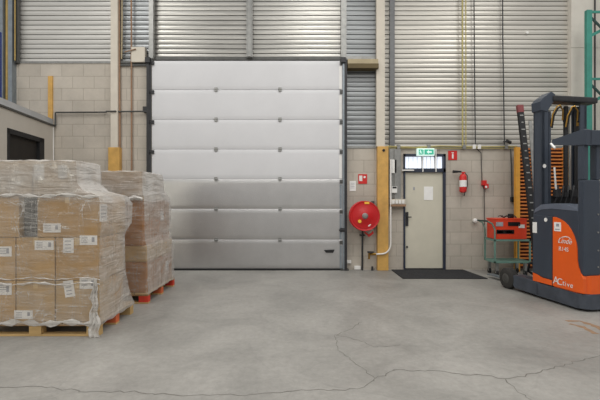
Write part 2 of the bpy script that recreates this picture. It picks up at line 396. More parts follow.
# ---------------------------------------------------------------- sectional door
dr = thing('door_1', ((xl+xr)/2, D-.1, 0), 'tall sectional overhead door, white upper and metallic lower panels', 'overhead door', kind=S)
px0, px1 = PX(153.5), PX(341.5)
ys = [60.5, 89.5, 119.5, 149.3, 179, 209, 239.8, 270]
Yd = D-.09
for i in range(7):
    z1, z0 = PZ(ys[i], Yd), PZ(ys[i+1], Yd)
    if i == 6: z0 = .035
    m = 'door_white' if i < 4 else 'door_alu'
    hh = z1-z0; bul = .007 if i < 4 else .003
    pr = [(Yd+.05, z0+.004)]+[(Yd+.008-bul*math.sin(math.pi*q/14)**.7 if 0 < q < 14 else Yd+.016, z0+.004+(hh-.008)*q/14) for q in range(15)]+[(Yd+.05, z1-.004)]
    MB().prism(pr, 'x', px0, px1).build('door_panel', m, dr, smooth=True, label=('white painted door panel' if i < 4 else 'stippled bare aluminium door panel'))
    if i:
        for hx in (216, 280):
            x = PX(hx, Yd)
            MB().box(x-.035, x+.035, Yd-.014, Yd, z1-.045, z1+.045, .004).cyl((x-.04, Yd-.014, z1), (x+.04, Yd-.014, z1), .009).build('hinge', 'galv', dr)
    for sx in (-1, 1):
        x = px0 if sx < 0 else px1
        MB().box(x-.05, x+.05, Yd-.03, Yd, z1-.10, z1-.02, .003).cyl((x+sx*.02, Yd-.02, z1-.06), (x+sx*.10, Yd-.02, z1-.06), .02).build('roller_bracket', 'dark' if sx < 0 else 'galv_dark', dr)
    if i < 4:
        MB().box(px1-.06, px1+.0, Yd-.006, Yd, z0+.01, z1-.12).build('end_cap', 'white', dr)
    else:
        MB().box(px1-.05, px1+.0, Yd-.006, Yd, z0+.01, z1-.12).build('end_cap', 'galv_blue', dr)
MB().box(px0-.02, px1+.02, Yd-.005, Yd+.045, 0, .04).build('bottom_seal', 'black', dr)
MB().prism([(PX(324, Yd), PZ(250, Yd)), (PX(334.5, Yd), PZ(249.5, Yd)), (PX(333, Yd), PZ(252.6, Yd)), (PX(326, Yd), PZ(252.6, Yd))], 'y', Yd-.03, Yd-.001, .004).build('handle', 'black', dr)
MB().box(PX(340, Yd), PX(345, Yd), Yd-.05, Yd-.005, PZ(232, Yd), PZ(228, Yd)).cyl((PX(339, Yd), Yd-.04, PZ(230, Yd)), (PX(345, Yd), Yd-.04, PZ(230, Yd)), .022).build('lock_bolt', 'dark', dr)
for sx in (-1, 1):
    a, b = (PX(149), PX(151.5)) if sx < 0 else (PX(343.8), PX(346.3))
    MB().box(a, b, Yd-.06, D, 0, PZ(62)).build('guide_rail', 'dark', dr)
    a, b = (PX(150.5), PX(155)) if sx < 0 else (PX(340.6), PX(346))
    MB().box(a, b, Yd-.02, D, PZ(60), 7.6).build('upper_rail', 'galv', dr)
    if sx > 0: MB().box(PX(342.2), PX(344), Yd-.045, D, 0, PZ(62)).build('guide_rail', 'galv_blue', dr)
    # base foot
    a = PX(150) if sx < 0 else PX(344)
    MB().box(a-.09, a+.09, Yd-.05, D, 0, .03).build('rail_foot', 'galv_dark', dr)
# dark header brackets
for px in (150.5, 342.5):
    MB().box(PX(px)-.05, PX(px)+.05, Yd-.1, Yd, PZ(65), PZ(60)).build('header_bracket', 'dark', dr)
MB().box(PX(247), PX(253), Yd-.02, D-.02, PZ(58.5), 7.6).box(PX(248.5), PX(251.5), Yd-.05, Yd-.02, PZ(58.5), 7.6).build('upper_post', 'galv', dr)
finish(dr)

# ---------------------------------------------------------------- columns and beams
def colm(px0_, px1_, pz0, pz1, Y0, Y1, parts, label, name='steel_column', cat='column'):
    pass
c = thing('steel_column', (PX(114), D-.1, 0), 'cream steel column left of the roller door with ochre foot', 'column')
MB().box(PX(110.5,D-.12), PX(117.6,D-.12), D-.12, D-.0, PZ(148), 8, .004).build('shaft', 'cream', c)
MB().box(PX(108,D-.13), PX(119.3,D-.13), D-.13, D, 0, PZ(148), .01).build('foot_guard', 'yellow', c)
finish(c)
c = thing('steel_column', (PX(380), D-.1, 0), 'cream steel column with ochre foot between hose reel and cream door', 'column')
MB().box(PX(376.5,D-.1), PX(385,D-.1), D-.1, D, PZ(147), 8, .004).build('shaft', 'cream', c)
MB().box(PX(377.5,D-.12), PX(388.6,D-.12), D-.12, D, 0, PZ(147), .01).build('foot_guard', 'yellow', c)
MB().cyl((PX(382.5), D-.135, PZ(151)), (PX(382.5), D-.12, PZ(151)), .03).build('cable_grommet', 'black', c)
finish(c)
c = thing('steel_post', (PX(5), D-.1, 0), 'silvery double post with ochre strip at the far left corner', 'post')
MB().box(PX(2), PX(8), D-.16, D, 0, 8).box(PX(12.5), PX(16.5), D-.14, D, 0, 8).build('post_body', 'galv_blue', c)
MB().cyl((PX(10), D-.08, 0), (PX(10), D-.08, 8), .034).build('ochre_pipe', 'yellow_old', c)
MB().box(PX(17), PX(18.5), D-.1, D, PZ(64), 8).box(PX(19), PX(20.3), D-.08, D, PZ(64), 8).build('edge_angle', 'galv_dark', c)
MB().cyl((PX(18.5), D-.11, PZ(62)), (PX(18.5), D-.11, 8), .012).build('ochre_cable', 'yellow_old', c)
finish(c)
c = thing('lintel_beam', (PX(362), D-.1, PZ(71)), 'short beige beam between door rail and tall column', 'beam')
MB().box(PX(346.8), PX(376.5), D-.2, D, PZ(66.5), PZ(62), .004).build('beam_body', 'beam', c)
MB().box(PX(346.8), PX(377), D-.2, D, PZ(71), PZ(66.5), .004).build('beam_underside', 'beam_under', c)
finish(c)
MB().box(PX(346.5), PX(375), D-.03, D+.05, PZ(60.5), PZ(56.5)).build('trim_4', 'galv', kind=S, label='metal sill strip above the short beige beam', cat='trim')
MB().box(PX(118), PX(148.5), D-.05, D, PZ(66.3), PZ(64.8)).box(PX(119), PX(148), D-.04, D, PZ(64), PZ(62)).build('angle_bracket', 'galv_dark', label='thin dark angle bar below the junction box', cat='angle bar')
j = thing('junction_box', (PX(139), D-.05, PZ(62)), 'beige wall box above the block wall beside the door rail', 'junction box')
MB().box(PX(133), PX(146.5), D-.1, D+.03, PZ(63.5), PZ(48.5), .01).build('housing', 'cream', j)
MB().cyl((PX(127), D-.12, PZ(54)), (PX(138), D-.12, PZ(51)), .012).build('wiring', 'pipe_brown', j)
finish(j)

# pipes & conduits
def pipe(pts, r, m, label, name='wall_pipe', cat='pipe', Y=D-.05, group=None):
    o = MB().tube([(PX(a), b[1] if isinstance(b, tuple) else Y, PZ(b[0] if isinstance(b, tuple) else b)) for a, b in pts], r)
    return o.build(name, m, smooth=True, label=label, cat=cat, group=group)
pipe([(120, -120), (120.2, 60), (121, 170), (121, 262)], .024, 'pipe_brown', 'brownish vertical pipe right beside the cream column')
pipe([(123, -120), (123, 30), (122.6, 60)], .016, 'beam', 'short ochre pipe running above the block wall next to the column')
pipe([(132, -120), (132.4, 60), (132.6, 150), (132.6, 262)], .019, 'pipe_brown', 'rusty vertical pipe midway between column and roller door')
t = thing('wall_conduit', (PX(100), D-.05, PZ(113)), 'dark horizontal conduit crossing the left block wall with a drop', 'conduit')
MB().tube([(PX(57), D-.06, PZ(126)), (PX(57), D-.06, PZ(113.6)), (PX(58), D-.06, PZ(113)), (PX(108), D-.06, PZ(112.7))], .017).tube([(PX(109), D-.14, PZ(112.7)), (PX(119), D-.14, PZ(112.5))], .016).tube([(PX(119), D-.085, PZ(112.5)), (PX(148), D-.085, PZ(112))], .017).build('conduit_tube', 'galv_dark', t, smooth=True)
MB().box(PX(144.5), PX(148.5), D-.1, D, PZ(113), PZ(107.5)).build('end_box', 'dark', t)
finish(t)
pipe([(54.6, 127), (54.6, 262)], .018, 'white', 'white vertical pipe behind the left office corner')
MB().box(PX(49), PX(53.3), D-.04, D, PZ(124.5), PZ(76.5)).build('timber_batten', 'yellow', label='ochre timber batten fixed upright on the left block wall', cat='batten')
MB().box(PX(42), PX(47), D-.1, D-.0, PZ(127), PZ(66)) .bm.free()
pipe([(87, 60), (86.5, -100)], .0, 'galv', '') if False else None
MB().box(PX(390,D-.05), PX(394.8,D-.05), D-.05, D+.06, PZ(147), 8).build('cable_duct', 'duct_grey', label='dark flat duct rising up the cladding from the meter board', cat='duct')
pipe([(461.2, -120), (461.5, 146)], .018, 'olive', 'thick olive vertical pipe up the right cladding', Y=D-.06)
pipe([(464.6, -120), (464.8, 146)], .013, 'olive', 'thin olive pipe directly beside the thick one', Y=D-.06)
pipe([(472.8, -120), (474, 60), (475, 148)], .012, 'dark', 'dark cable running down the cladding to the red alarm unit', 'cable', 'cable', Y=D-.02)
pipe([(501.8, -120), (502.3, 40), (504, 146)], .013, 'dark', 'dark cable down the cladding above the green cart', 'cable', 'cable', Y=D-.02)
t = thing('pipe_run', (PX(450), D-.05, PZ(147)), 'pale ochre pipe run along the top of the right block wall', 'pipe')
MB().tube([(PX(386), D-.045, PZ(146.5)), (PX(415), D-.045, PZ(147.6)), (PX(440), D-.045, PZ(146.2)), (PX(475), D-.045, PZ(147.2)), (PX(516), D-.045, PZ(146.6))], .014).tube([(PX(386), D-.045, PZ(148.3)), (PX(516), D-.045, PZ(148.6))], .009).build('pipe_tube', 'olive', t, smooth=True)
for px in (398, 428, 463, 473, 478, 505):
    MB().box(PX(px)-.035, PX(px)+.035, D-.075, D, PZ(149.3), PZ(145), .005).build('clamp', 'white' if px in (473, 478) else 'galv', t)
finish(t)
t = thing('security_camera', (PX(505), D-.1, PZ(144)), 'small dark fitting on the cladding above the pipe run', 'camera')
MB().cyl((PX(503), D-.16, PZ(142)), (PX(508), D-.1, PZ(143)), .035).build('housing', 'dark', t, smooth=True)
MB().cyl((PX(505), D-.1, PZ(143)), (PX(505), D+.06, PZ(141)), .015).build('bracket', 'dark', t)
finish(t)
MB().cyl((PX(528), D+.02, PZ(32)), (PX(528), D+.075, PZ(32)), .03).build('wall_sensor', 'white', smooth=True, label='small round white sensor high on the right cladding', cat='sensor')
t = thing('alarm_callpoint', (PX(483.5), D-.05, PZ(189)), 'red alarm unit hanging on a dark cable on the block wall', 'alarm')
MB().tube([(PX(476), D-.03, PZ(149)), (PX(480.5), D-.03, PZ(153)), (PX(481.3), D-.03, PZ(181)), (PX(483.5), D-.03, PZ(190)), (PX(484), D-.03, PZ(245))], .008).build('cable', 'dark', t, smooth=True)
MB().box(PX(481), PX(485), D-.09, D, PZ(185.5), PZ(180.5), .01).box(PX(483), PX(486.7), D-.1, D, PZ(188.5), PZ(184), .01).build('housing', 'red_sign', t)
MB().box(PX(483), PX(485), D-.104, D-.1, PZ(188), PZ(186)).build('button', 'white', t)
finish(t)
t = thing('hanging_cable', (PX(510.6), D-.05, PZ(198)), 'dark cable drop with small plug left of the orange rack', 'cable')
MB().tube([(PX(510), D-.03, PZ(148)), (PX(510.6), D-.03, PZ(170)), (PX(511.2), D-.03, PZ(198))], .011).build('cord', 'galv_dark', t, smooth=True)
MB().box(PX(510), PX(513), D-.06, D, PZ(202), PZ(197), .006).build('plug', 'dark', t)
finish(t)
pipe([(592.3, -120), (592.3, 262)], .016, 'dark', 'dark vertical conduit on the precast corner panel behind the teal rack', Y=D-.08)

# white pipe with brass valve by right column
t = thing('water_pipe', (PX(389), D-.1, 0), 'white water pipe curving down the ochre column foot to a brass valve', 'pipe')
arc = [(PX(389-2*(1-math.cos(a))*2.2), D-.15, PZ(243+9*math.sin(a))) for a in [i*math.pi/2/6 for i in range(7)]]
MB().tube([(PX(389.2), D-.15, PZ(160)), (PX(389.2), D-.15, PZ(243))]+[(PX(389.2-8.5*(1-math.cos(a))), D-.15, PZ(243+10*math.sin(a))) for a in [i*math.pi/12 for i in range(1, 7)]]+[(PX(374), D-.15, PZ(253.2))], .017).build('pipe_tube', 'white', t, smooth=True)
MB().cyl((PX(374.5), D-.15, PZ(253.2)), (PX(369), D-.15, PZ(253.2)), .028).cyl((PX(371), D-.15, PZ(253.2)), (PX(371), D-.0, PZ(253.2)), .018).cyl((PX(368), D-.15, PZ(251)), (PX(368), D-.15, PZ(258)), .022).build('valve', 'brass', t, smooth=True)
MB().box(PX(366), PX(372), D-.24, D-.15, PZ(251.5), PZ(250.3)).build('valve_lever', 'dark', t)
finish(t)

# ---------------------------------------------------------------- hose reel
hx, hz = PX(364.8, D-.36), PZ(216, D-.36)
t = thing('fire_hose_reel', (hx, D-.1, 0), 'round red fire hose reel on the block wall', 'hose reel')
R = .322
MB().lathe([(R*.86, -.25), (R*.97, -.262), (R, -.25), (R, -.235), (R*.93, -.225), (R*.9, -.05), (R, -.04), (R, -.03), (.1, -.03)], (hx, D-.13, hz), 'y', 48).build('drum', 'red', t, smooth=True)
MB().lathe([(.02, -.275), (R*.36, -.275), (R*.4, -.266), (R*.84, -.258), (R*.87, -.24), (.05, -.24)], (hx, D-.13, hz), 'y', 48).build('front_disc', 'red', t, smooth=True)
MB().lathe([(.02, -.315), (.045, -.31), (.052, -.29), (.065, -.28), (.065, -.26), (.02, -.26)], (hx, D-.13, hz), 'y', 24).build('hub', 'galv', t, smooth=True)
MB().lathe([(.015, -.283), (.036, -.283), (.036, -.262), (.015, -.262)], (hx-.115, D-.13, hz-.11), 'y', 16).build('label_dot', 'mark_yellow', t)
MB().box(hx-.01, hx+.09, D-.40, D-.392, hz+.255, hz+.30, .004).build('label_plate', 'mark_yellow', t)
MB().prism([(hx+.06, hz-.21), (hx+.11, hz-.17), (hx+.13, hz-.18), (hx+.08, hz-.225)], 'y', D-.40, D-.388).build('label_strip', 'white', t)
MB().tube([(hx-.01, D-.12, hz-.3), (hx-.01, D-.1, hz-.6), (hx-.01, D-.08, .0)], .021).box(hx-.06, hx+.04, D-.12, D, hz-.45, hz-.42).build('supply_pipe', 'dark', t, smooth=True)
MB().tube([(hx+.03, D-.15, hz-.36), (hx+.1, D-.17, hz-.42), (hx+.17, D-.17, hz-.41), (hx+.21, D-.15, hz-.35)], .018).cyl((hx+.1, D-.19, hz-.45), (hx+.21, D-.19, hz-.37), .024).build('nozzle', 'red_sign', t, smooth=True)
MB().box(hx-.05, hx+.05, D-.16, D, hz-.1, hz+.1).build('wall_bracket', 'galv_dark', t)
MB().box(hx+.2, hx+.25, D-.12, D, hz+.21, hz+.32, .008).build('guide_bracket', 'galv_dark', t)
finish(t)
t = thing('fire_hose_sign', (PX(362.5), D-.02, PZ(184)), 'red square fire hose sign above the hose reel', 'sign')
sx0, sx1, sz0, sz1 = PX(358.2), PX(367), PZ(183.8), PZ(174.2)
MB().box(sx0, sx1, D-.012, D, sz0, sz1).build('plate', 'red_sign', t)
MB().box(sx0+.02, sx0+.09, D-.014, D-.012, sz0+.06, sz1-.03).build('hose_pictogram', 'white', t)
MB().lathe([(.012, -.0145), (.026, -.0145), (.026, -.012), (.012, -.012)], (sx0+.14, D, sz1-.065), 'y', 20).build('reel_pictogram', 'white', t)
finish(t)
t = thing('paper_notice', (PX(352.7), D-.02, PZ(191)), 'white paper notice on the block wall left of the red hose sign', 'notice')
MB().box(PX(349.6), PX(355.8), D-.008, D, PZ(191), PZ(181)).build('sheet', 'paper', t)
mb = MB()
for k in range(4): mb.box(PX(350.4), PX(354.6), D-.01, D-.008, PZ(183.4+k*1.6), PZ(183+k*1.6))
mb.build('print_lines', 'print', t)
finish(t)
MB().box(PX(346.5), PX(351), D-.05, D, PZ(263), PZ(260), .004).build('wall_socket', 'white', label='small white fitting low on the wall by the door rail', cat='socket')
MB().box(PX(354), PX(360.5), D-.06, D-.0, .01, .09, .01).build('cable_box', 'white', label='flat white fitting on the floor under the hose reel', cat='box')
MB().cyl((PX(371.5), D-.1, 0), (PX(371.5), D-.1, .09), .03, 12, .02).build('floor_valve', 'dark', smooth=True, label='small dark floor valve below the brass valve', cat='valve')

# ---------------------------------------------------------------- cream door
d2 = thing('door_2', (PX(424), D, 0), 'cream personnel door in a dark blue frame under the exit sign', 'door', kind=S)
fz = PZ(268)
MB().box(PX(403.3), PX(405), D-.03, D+.12, 0, dz1).box(PX(443.0), PX(445.3), D-.03, D+.12, 0, dz1).box(PX(403.3), PX(445.3), D-.03, D+.12, PZ(156.5), dz1).box(PX(403.3), PX(445.3), D-.03, D+.12, PZ(172.3), PZ(168.5)).build('door_frame', 'frame_blue', d2)
MB().box(PX(405), PX(443.0), D+.02, D+.07, .03, PZ(172.3), .004).build('door_leaf', 'leaf', d2)
MB().box(PX(405), PX(443.0), D+.0, D+.12, 0, .03).build('threshold', 'dark', d2)
MB().box(PX(424.2), PX(433.2), D+.014, D+.02, PZ(200), PZ(186.5)).build('door_paper', 'paper', d2, label='blank white sheet taped to the door')
MB().box(PX(413.5), PX(415), D+.014, D+.02, PZ(190), PZ(187)).build('peephole_mark', 'print', d2)
MB().box(PX(405.8), PX(408.4), D+.0, D+.02, PZ(226), PZ(212), .003).cyl((PX(407), D-.03, PZ(217)), (PX(407), D+.02, PZ(217)), .012).cyl((PX(406.5), D-.035, PZ(217)), (PX(411), D-.035, PZ(217)), .012).build('handle', 'dark', d2)
MB().cyl((PX(407.2), D+.0, PZ(247)), (PX(407.2), D+.02, PZ(247)), .022).build('lock', 'dark', d2)
MB().box(PX(401.5), PX(413.3), D-.06, D-.03, PZ(171), PZ(169.7)).build('closer_arm', 'white', d2)
for px in (422.3, 435.3):
    MB().box(PX(px)-.011, PX(px)+.011, D-.05, D-.03, PZ(172), PZ(149)).build('security_bar', 'white', d2)
finish(d2)
w1 = thing('window_1', (PX(424), D+.06, PZ(168)), 'bright transom window over the cream door', 'window', kind=S)
MB().box(PX(405), PX(443.0), D+.07, D+.08, PZ(168), PZ(156.5)).build('pane', 'glass', w1)
mb = MB()
for px in (409.5, 413.8, 418, 427.5, 431.5, 438.3): mb.box(PX(px)-.004, PX(px)+.004, D+.062, D+.07, PZ(168), PZ(156.5))
mb.box(PX(421.9), PX(422.7), D+.04, D+.07, PZ(168), PZ(156.5)).box(PX(434.8), PX(435.7), D+.04, D+.07, PZ(168), PZ(156.5))
mb.build('mullions', 'white', w1)
finish(w1)
t = thing('exit_sign', (PX(424.3), D-.05, PZ(156)), 'green and white emergency exit sign over the cream door', 'exit sign')
ex0, ex1, ez0, ez1 = PX(415.7), PX(432.8), PZ(156.3), PZ(149)
MB().box(ex0, ex1, D-.12, D-.03, ez0, ez1, .008).build('light_box', 'sign_white', t)
MB().box(ex0+.03, ex0+.12, D-.123, D-.119, ez0+.025, ez1-.025).box(ex0+.155, ex1-.02, D-.123, D-.119, ez0+.025, ez1-.025).build('green_field', 'sign_teal', t)
cx, cz = (ex0+ex1)/2+.075, (ez0+ez1)/2
MB().prism([(cx-.06, cz), (cx-.015, cz+.04), (cx-.015, cz+.015), (cx+.05, cz+.015), (cx+.05, cz-.015), (cx-.015, cz-.015), (cx-.015, cz-.04)], 'y', D-.126, D-.122).build('arrow', 'sign_white', t)
rx = ex0+.075
mb = MB().lathe([(.001, -.1265), (.010, -.1265), (.010, -.122), (.001, -.122)], (rx-.008, D, cz+.034), 'y', 12)
mb.prism([(rx-.012, cz+.022), (rx+.008, cz+.02), (rx+.014, cz-.006), (rx-.004, cz-.008)], 'y', D-.126, D-.122)
mb.prism([(rx-.004, cz-.006), (rx+.006, cz-.008), (rx-.018, cz-.04), (rx-.028, cz-.036)], 'y', D-.126, D-.122)
mb.prism([(rx+.004, cz-.006), (rx+.014, cz-.008), (rx+.028, cz-.036), (rx+.016, cz-.038)], 'y', D-.126, D-.122)
mb.prism([(rx-.01, cz+.02), (rx-.004, cz+.012), (rx-.026, cz-.004), (rx-.032, cz+.004)], 'y', D-.126, D-.122)
mb.build('running_figure', 'sign_white', t)
MB().box(ex0+.125, ex0+.14, D-.123, D-.119, ez0+.03, ez1-.03).build('door_pictogram', 'sign_teal', t)
finish(t)
t = thing('extinguisher_sign', (PX(452.5), D-.01, PZ(160)), 'red square sign with white extinguisher symbol beside the exit sign', 'sign')
sx0, sx1, sz0, sz1 = PX(448.1), PX(456.9), PZ(160), PZ(150.8)
MB().box(sx0, sx1, D-.012, D, sz0, sz1).build('plate', 'red_sign', t)
c0 = (sx0+sx1)/2
MB().box(c0-.018, c0+.018, D-.015, D-.012, sz0+.03, sz0+.125).box(c0-.01, c0+.01, D-.015, D-.012, sz0+.125, sz0+.145).prism([(c0-.01, sz0+.15), (c0-.03, sz0+.16), (c0-.028, sz0+.17), (c0+.025, sz0+.17), (c0+.025, sz0+.15)], 'y', D-.015, D-.012).build('extinguisher_symbol', 'white', t)
finish(t)
t = thing('fire_extinguisher', (PX(461.5), D-.1, PZ(196)), 'red fire extinguisher hanging on the block wall right of the door', 'extinguisher')
ex = PX(461.2); ezb = PZ(192); ezt = PZ(174)
MB().lathe([(.03, ezb-0.02), (.07, ezb), (.075, ezb+.03), (.075, ezt-.07), (.055, ezt-.02), (.025, ezt), (.02, ezt+.02)], (ex, D-.1, 0), 'z', 20).build('cylinder', 'red_sign', t, smooth=True)
MB().lathe([(.0765, PZ(187)), (.0765, PZ(180.5))], (ex, D-.1, 0), 'z', 20).build('label_band', 'paper', t, smooth=True)
MB().box(ex-.03, ex+.045, D-.12, D-.08, ezt+.01, ezt+.04, .006).cyl((ex, D-.12, ezt+.0), (ex, D-.12, ezt+.03), .02).build('valve_head', 'red_sign', t)
MB().cyl((PX(451), D-.12, PZ(172)), (PX(459.5), D-.1, PZ(172)), .032, 12, .018).build('horn', 'black', t, smooth=True)
MB().tube([(ex+.04, D-.1, ezt+.03), (ex+.095, D-.1, ezt-.05), (ex+.09, D-.1, ezb+.12), (ex+.03, D-.16, ezb+.02), (ex, D-.15, ezb-.09)], .01).build('hose', 'black', t, smooth=True)
MB().box(ex-.04, ex+.04, D-.04, D, PZ(186), PZ(176)).build('bracket', 'dark', t)
finish(t)

# meter board
t = thing('electrical_board', (PX(396), D-.1, PZ(208)), 'grey meter trunking with white panels left of the cream door', 'electrical board')
MB().box(PX(388.8), PX(395), D-.06, D, PZ(198), PZ(149)).build('back_plate', 'galv', t)
MB().box(PX(394.5,D-.1), PX(401,D-.1), D-.1, D, PZ(200), PZ(149.8), .006).build('trunking', 'galv', t)
MB().box(PX(389), PX(395.6), D-.1, D-.06, PZ(173.5), PZ(160), .005).build('meter_cover', 'white', t)
MB().box(PX(390.5), PX(395.8), D-.13, D-.06, PZ(193), PZ(186.5), .006).build('meter', 'white', t)
MB().box(PX(391.3), PX(395.2), D-.135, D-.13, PZ(188.6), PZ(186.8)).build('meter_display', 'black', t)
MB().box(PX(389.2), PX(403.5), D-.16, D, PZ(204.3), PZ(199)).build('socket_strip', 'cream', t)
for px in (391.6, 394.8, 398, 401.2):
    MB().box(PX(px)-.026, PX(px)+.026, D-.185, D-.16, PZ(203.6), PZ(200.2), .005).build('socket', 'white', t)
MB().box(PX(389), PX(404), D-.17, D, PZ(206.3), PZ(204.3)).build('shelf', 'pipe_brown', t)
finish(t)

# floor mat
t = MB().prism([(2.02, 7.86), (3.68, 7.84), (3.6, 8.84), (2.02, 8.84)], 'z', .001, .016).build('floor_mat', 'mat_rubber', label='black rubber floor mat in front of the cream door', cat='mat')

# ---------------------------------------------------------------- office box left
o = thing('office_cabin', (-6.1, 8, 0), 'low grey office cabin built against the wall behind the pallets', 'cabin')
ang = -.0
bx = PX(54.5); by = D-.01
dirx, diry = .13, -1.0   # side wall runs toward camera, slightly leftwards
def opt(s_): return (bx+dirx*s_, by+diry*s_)
def wallseg(mb, s0, s1, z0, z1, off=0, th=.1):
    a = Vector(opt(s0)); b = Vector(opt(s1)); n = Vector((1, .13)).normalized()
    pts = [a+n*off, b+n*off, b+n*(off-th), a+n*(off-th)]
    mb.prism([tuple(p) for p in pts], 'z', z0, z1); return mb
zc = PZ(127); zl = PZ(142)
wallseg(wallseg(wallseg(MB(), 0, 4, zl, zc), 0, .46, 0, zl), 1.74, 4, 0, zl).build('side_wall', 'office', o)
wallseg(MB(), 0, 4, zc, zc+.035, .03, .16).build('roof_edge', 'galv_dark', o)
wallseg(MB(), .22, 4, zc+.035, zc+.05, .02, 2.5).build('roof', 'office_cap', o)
wallseg(MB(), 0, 4, zc+.03, zc+.17, -.02, .03).build('parapet', 'office_cap', o)
wallseg(wallseg(wallseg(MB(), .46, .64, 0, zl, .015, .13), 1.68, 1.74, 0, zl, .015, .13), .46, 1.74, zl-.09, zl, .015, .13).build('opening_frame', 'black', o)
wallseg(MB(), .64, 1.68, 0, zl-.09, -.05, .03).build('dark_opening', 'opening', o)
finish(o)
t = thing('rack_upright', (-4.5, 6.0, 0), 'navy blue post standing on the office cabin roof', 'rack post')
MB().box(PX(-7, 6), PX(1.4, 6), 5.95, 6.05, 2.3, PZ(31, 6), .004).build('post', 'navy', t)
finish(t)
bpy.data.objects.remove(t.children[0]); bpy.data.objects.remove(t)
t = thing('rack_upright', (PX(-1, 7.8), 7.8, PZ(127)+.05), 'navy blue post standing on the office cabin roof', 'rack post')
MB().box(PX(-6, 7.85), PX(1.5, 7.85), 7.80, 7.86, PZ(127)+.052, PZ(31.5, 7.8), .004).build('post', 'navy', t)
MB().box(PX(-9, 7.8), PX(1.5, 7.85), 7.76, 7.9, PZ(127)+.05, PZ(127)+.064).build('foot_plate', 'galv', t)
finish(t)

# ---------------------------------------------------------------- pallets
def pallet(x0, x1, y0, y1, label, name, red):
    p = thing(name, ((x0+x1)/2, (y0+y1)/2, 0), label, 'pallet')
    n = 6; wd = (y1-y0)
    for k in range(7):
        a = x0+(x1-x0)*k/7
        MB().box(a+.008, a+(x1-x0)/7-.008, y0, y1, .138, .16, .002).build('deck_board', 'wood', p)
    for y in (y0, (y0+y1)/2-.05, y1-.1):
        MB().box(x0, x1, y, y+.1, .116, .137, .002).build('stringer_board', 'wood_dark', p)
        MB().box(x0, x1, y, y+.1, .0, .022, .002).build('bottom_board', 'wood' , p)
        for i, x in enumerate((x0, (x0+x1)/2-.07, x1-.14)):
            m = 'wood' if not red else 'pred'
            if not red and i == 2 and abs(y-((y0+y1)/2-.05)) < .01: m = 'porange'
            if red and 5 < y < 6.6 and abs(y-((y0+y1)/2-.05)) < .01: m = 'porange'
            MB().box(x, x+.14, y, y+.1, .022, .116, .004).build('block', m, p, label=None)
    return finish(p)
pallet(-3.74, -2.29, 4.55, 5.5, 'wooden pallet with one orange side block under the front carton stack', 'wooden_pallet', False)
pallet(-3.70, -2.27, 5.97, 7.24, 'pallet with red corner blocks under the rear carton stack', 'wooden_pallet', True)

def carton(x0, x1, y0, y1, z0, z1, label, group, m='card', labels=(), top_tape=True):
    t = thing('cardboard_box', ((x0+x1)/2, (y0+y1)/2, z0), label, 'box', group)
    g = .006
    mb = MB().box(x0+g, x1-g, y0+g, y1-g, z0+.001, z1-.004, .008)
    mb.build('carton_body', m, t)
    xm = (x0+x1)/2
    MB().box(xm-.025, xm+.025, y0+g-.001, y0+g+.002, z1-.09, z1-.004).box(xm-.025, xm+.025, y0+g, y1-g, z1-.006, z1-.002).build('tape_strip', 'tape', t)
    for lb in labels:
        kind, a, b, c_, d_, tilt = lb   # px rect on front or side face
        if kind == 'f':
            Yf = y0; xa, xb = PX(a, Yf), PX(b, Yf); za, zb = PZ(d_, Yf), PZ(c_, Yf)
            cx_, cz_ = (xa+xb)/2, (za+zb)/2
            def rot(x, z): return (cx_+(x-cx_)*math.cos(tilt)-(z-cz_)*math.sin(tilt), cz_+(x-cx_)*math.sin(tilt)+(z-cz_)*math.cos(tilt))
            L_ = MB().prism([rot(xa, za), rot(xb, za), rot(xb, zb), rot(xa, zb)], 'y', y0+g-.004, y0+g-.0005).build('shipping_label', 'paper', t)
            mb = MB(); wv = (xb-xa) > (zb-za)
            if wv:
                mb.prism([rot(xb-.06, zb-.02), rot(xb-.03, zb-.02), rot(xb-.03, za+.035), rot(xb-.06, za+.035)], 'y', y0+g-.006, y0+g-.004)
                mb.build('label_print', 'print', L_); mb = MB()
                for k in range(3): mb.prism([rot(xa+.02, zb-.022-.025*k), rot(xa+.09, zb-.022-.025*k), rot(xa+.09, zb-.030-.025*k), rot(xa+.02, zb-.030-.025*k)], 'y', y0+g-.006, y0+g-.004)
            else:
                for k in range(4): mb.prism([rot(xa+.02, zb-.03-.04*k), rot(xb-.03, zb-.03-.04*k), rot(xb-.03, zb-.04-.04*k), rot(xa+.02, zb-.04-.04*k)], 'y', y0+g-.006, y0+g-.004)
            mb.build('label_print', 'print', L_)
        else:
            # side label: y range, z range
            MB().box(x1-g, x1-g+.004, a, b, c_, d_).build('shipping_label', 'paper', t)
            q = [ch for ch in t.children if ch.name.startswith('shipping_label')][-1]
            mb = MB()
            for k in range(4): mb.box(x1-g+.004, x1-g+.006, a+.02, b-.02, d_-.035-k*.04, d_-.02-k*.04)
            mb.build('label_print', 'print', q)
    return finish(t)
G1 = 'cartons wrapped on the front pallet'; G2 = 'cartons wrapped on the rear pallet'
X = [-3.74, -3.245, -2.795, -2.30]; y0 = 4.56; ym = 4.93; y1 = 5.3
z = [.161, .63, 1.125, 1.605, 1.985]
rb = lambda s_: s_
carton(X[0], X[1], y0, ym, z[0], z[1], 'carton at left end of the bottom row on the front pallet', G1, 'card', [('f', -2, 11.5, 283, 295, 0)])
carton(X[1], X[2], y0, ym, z[0], z[1], 'middle bottom carton with low wide label on the front pallet', G1, 'card_c', [('f', 14, 32.5, 310.5, 319, 0)])
carton(X[2], X[3], y0, ym, z[0], z[1], 'bottom corner carton with tilted label on the front pallet', G1, 'card_c', [('f', 64, 74, 280.5, 297, .15), ('f', 79.5, 96.5, 278.5, 289, 0)])
carton(X[0], X[1], y0, ym, z[1], z[2], 'second-row carton at left end of the front pallet', G1, 'card', [('f', -2, 11.5, 246.5, 256.5, 0)])
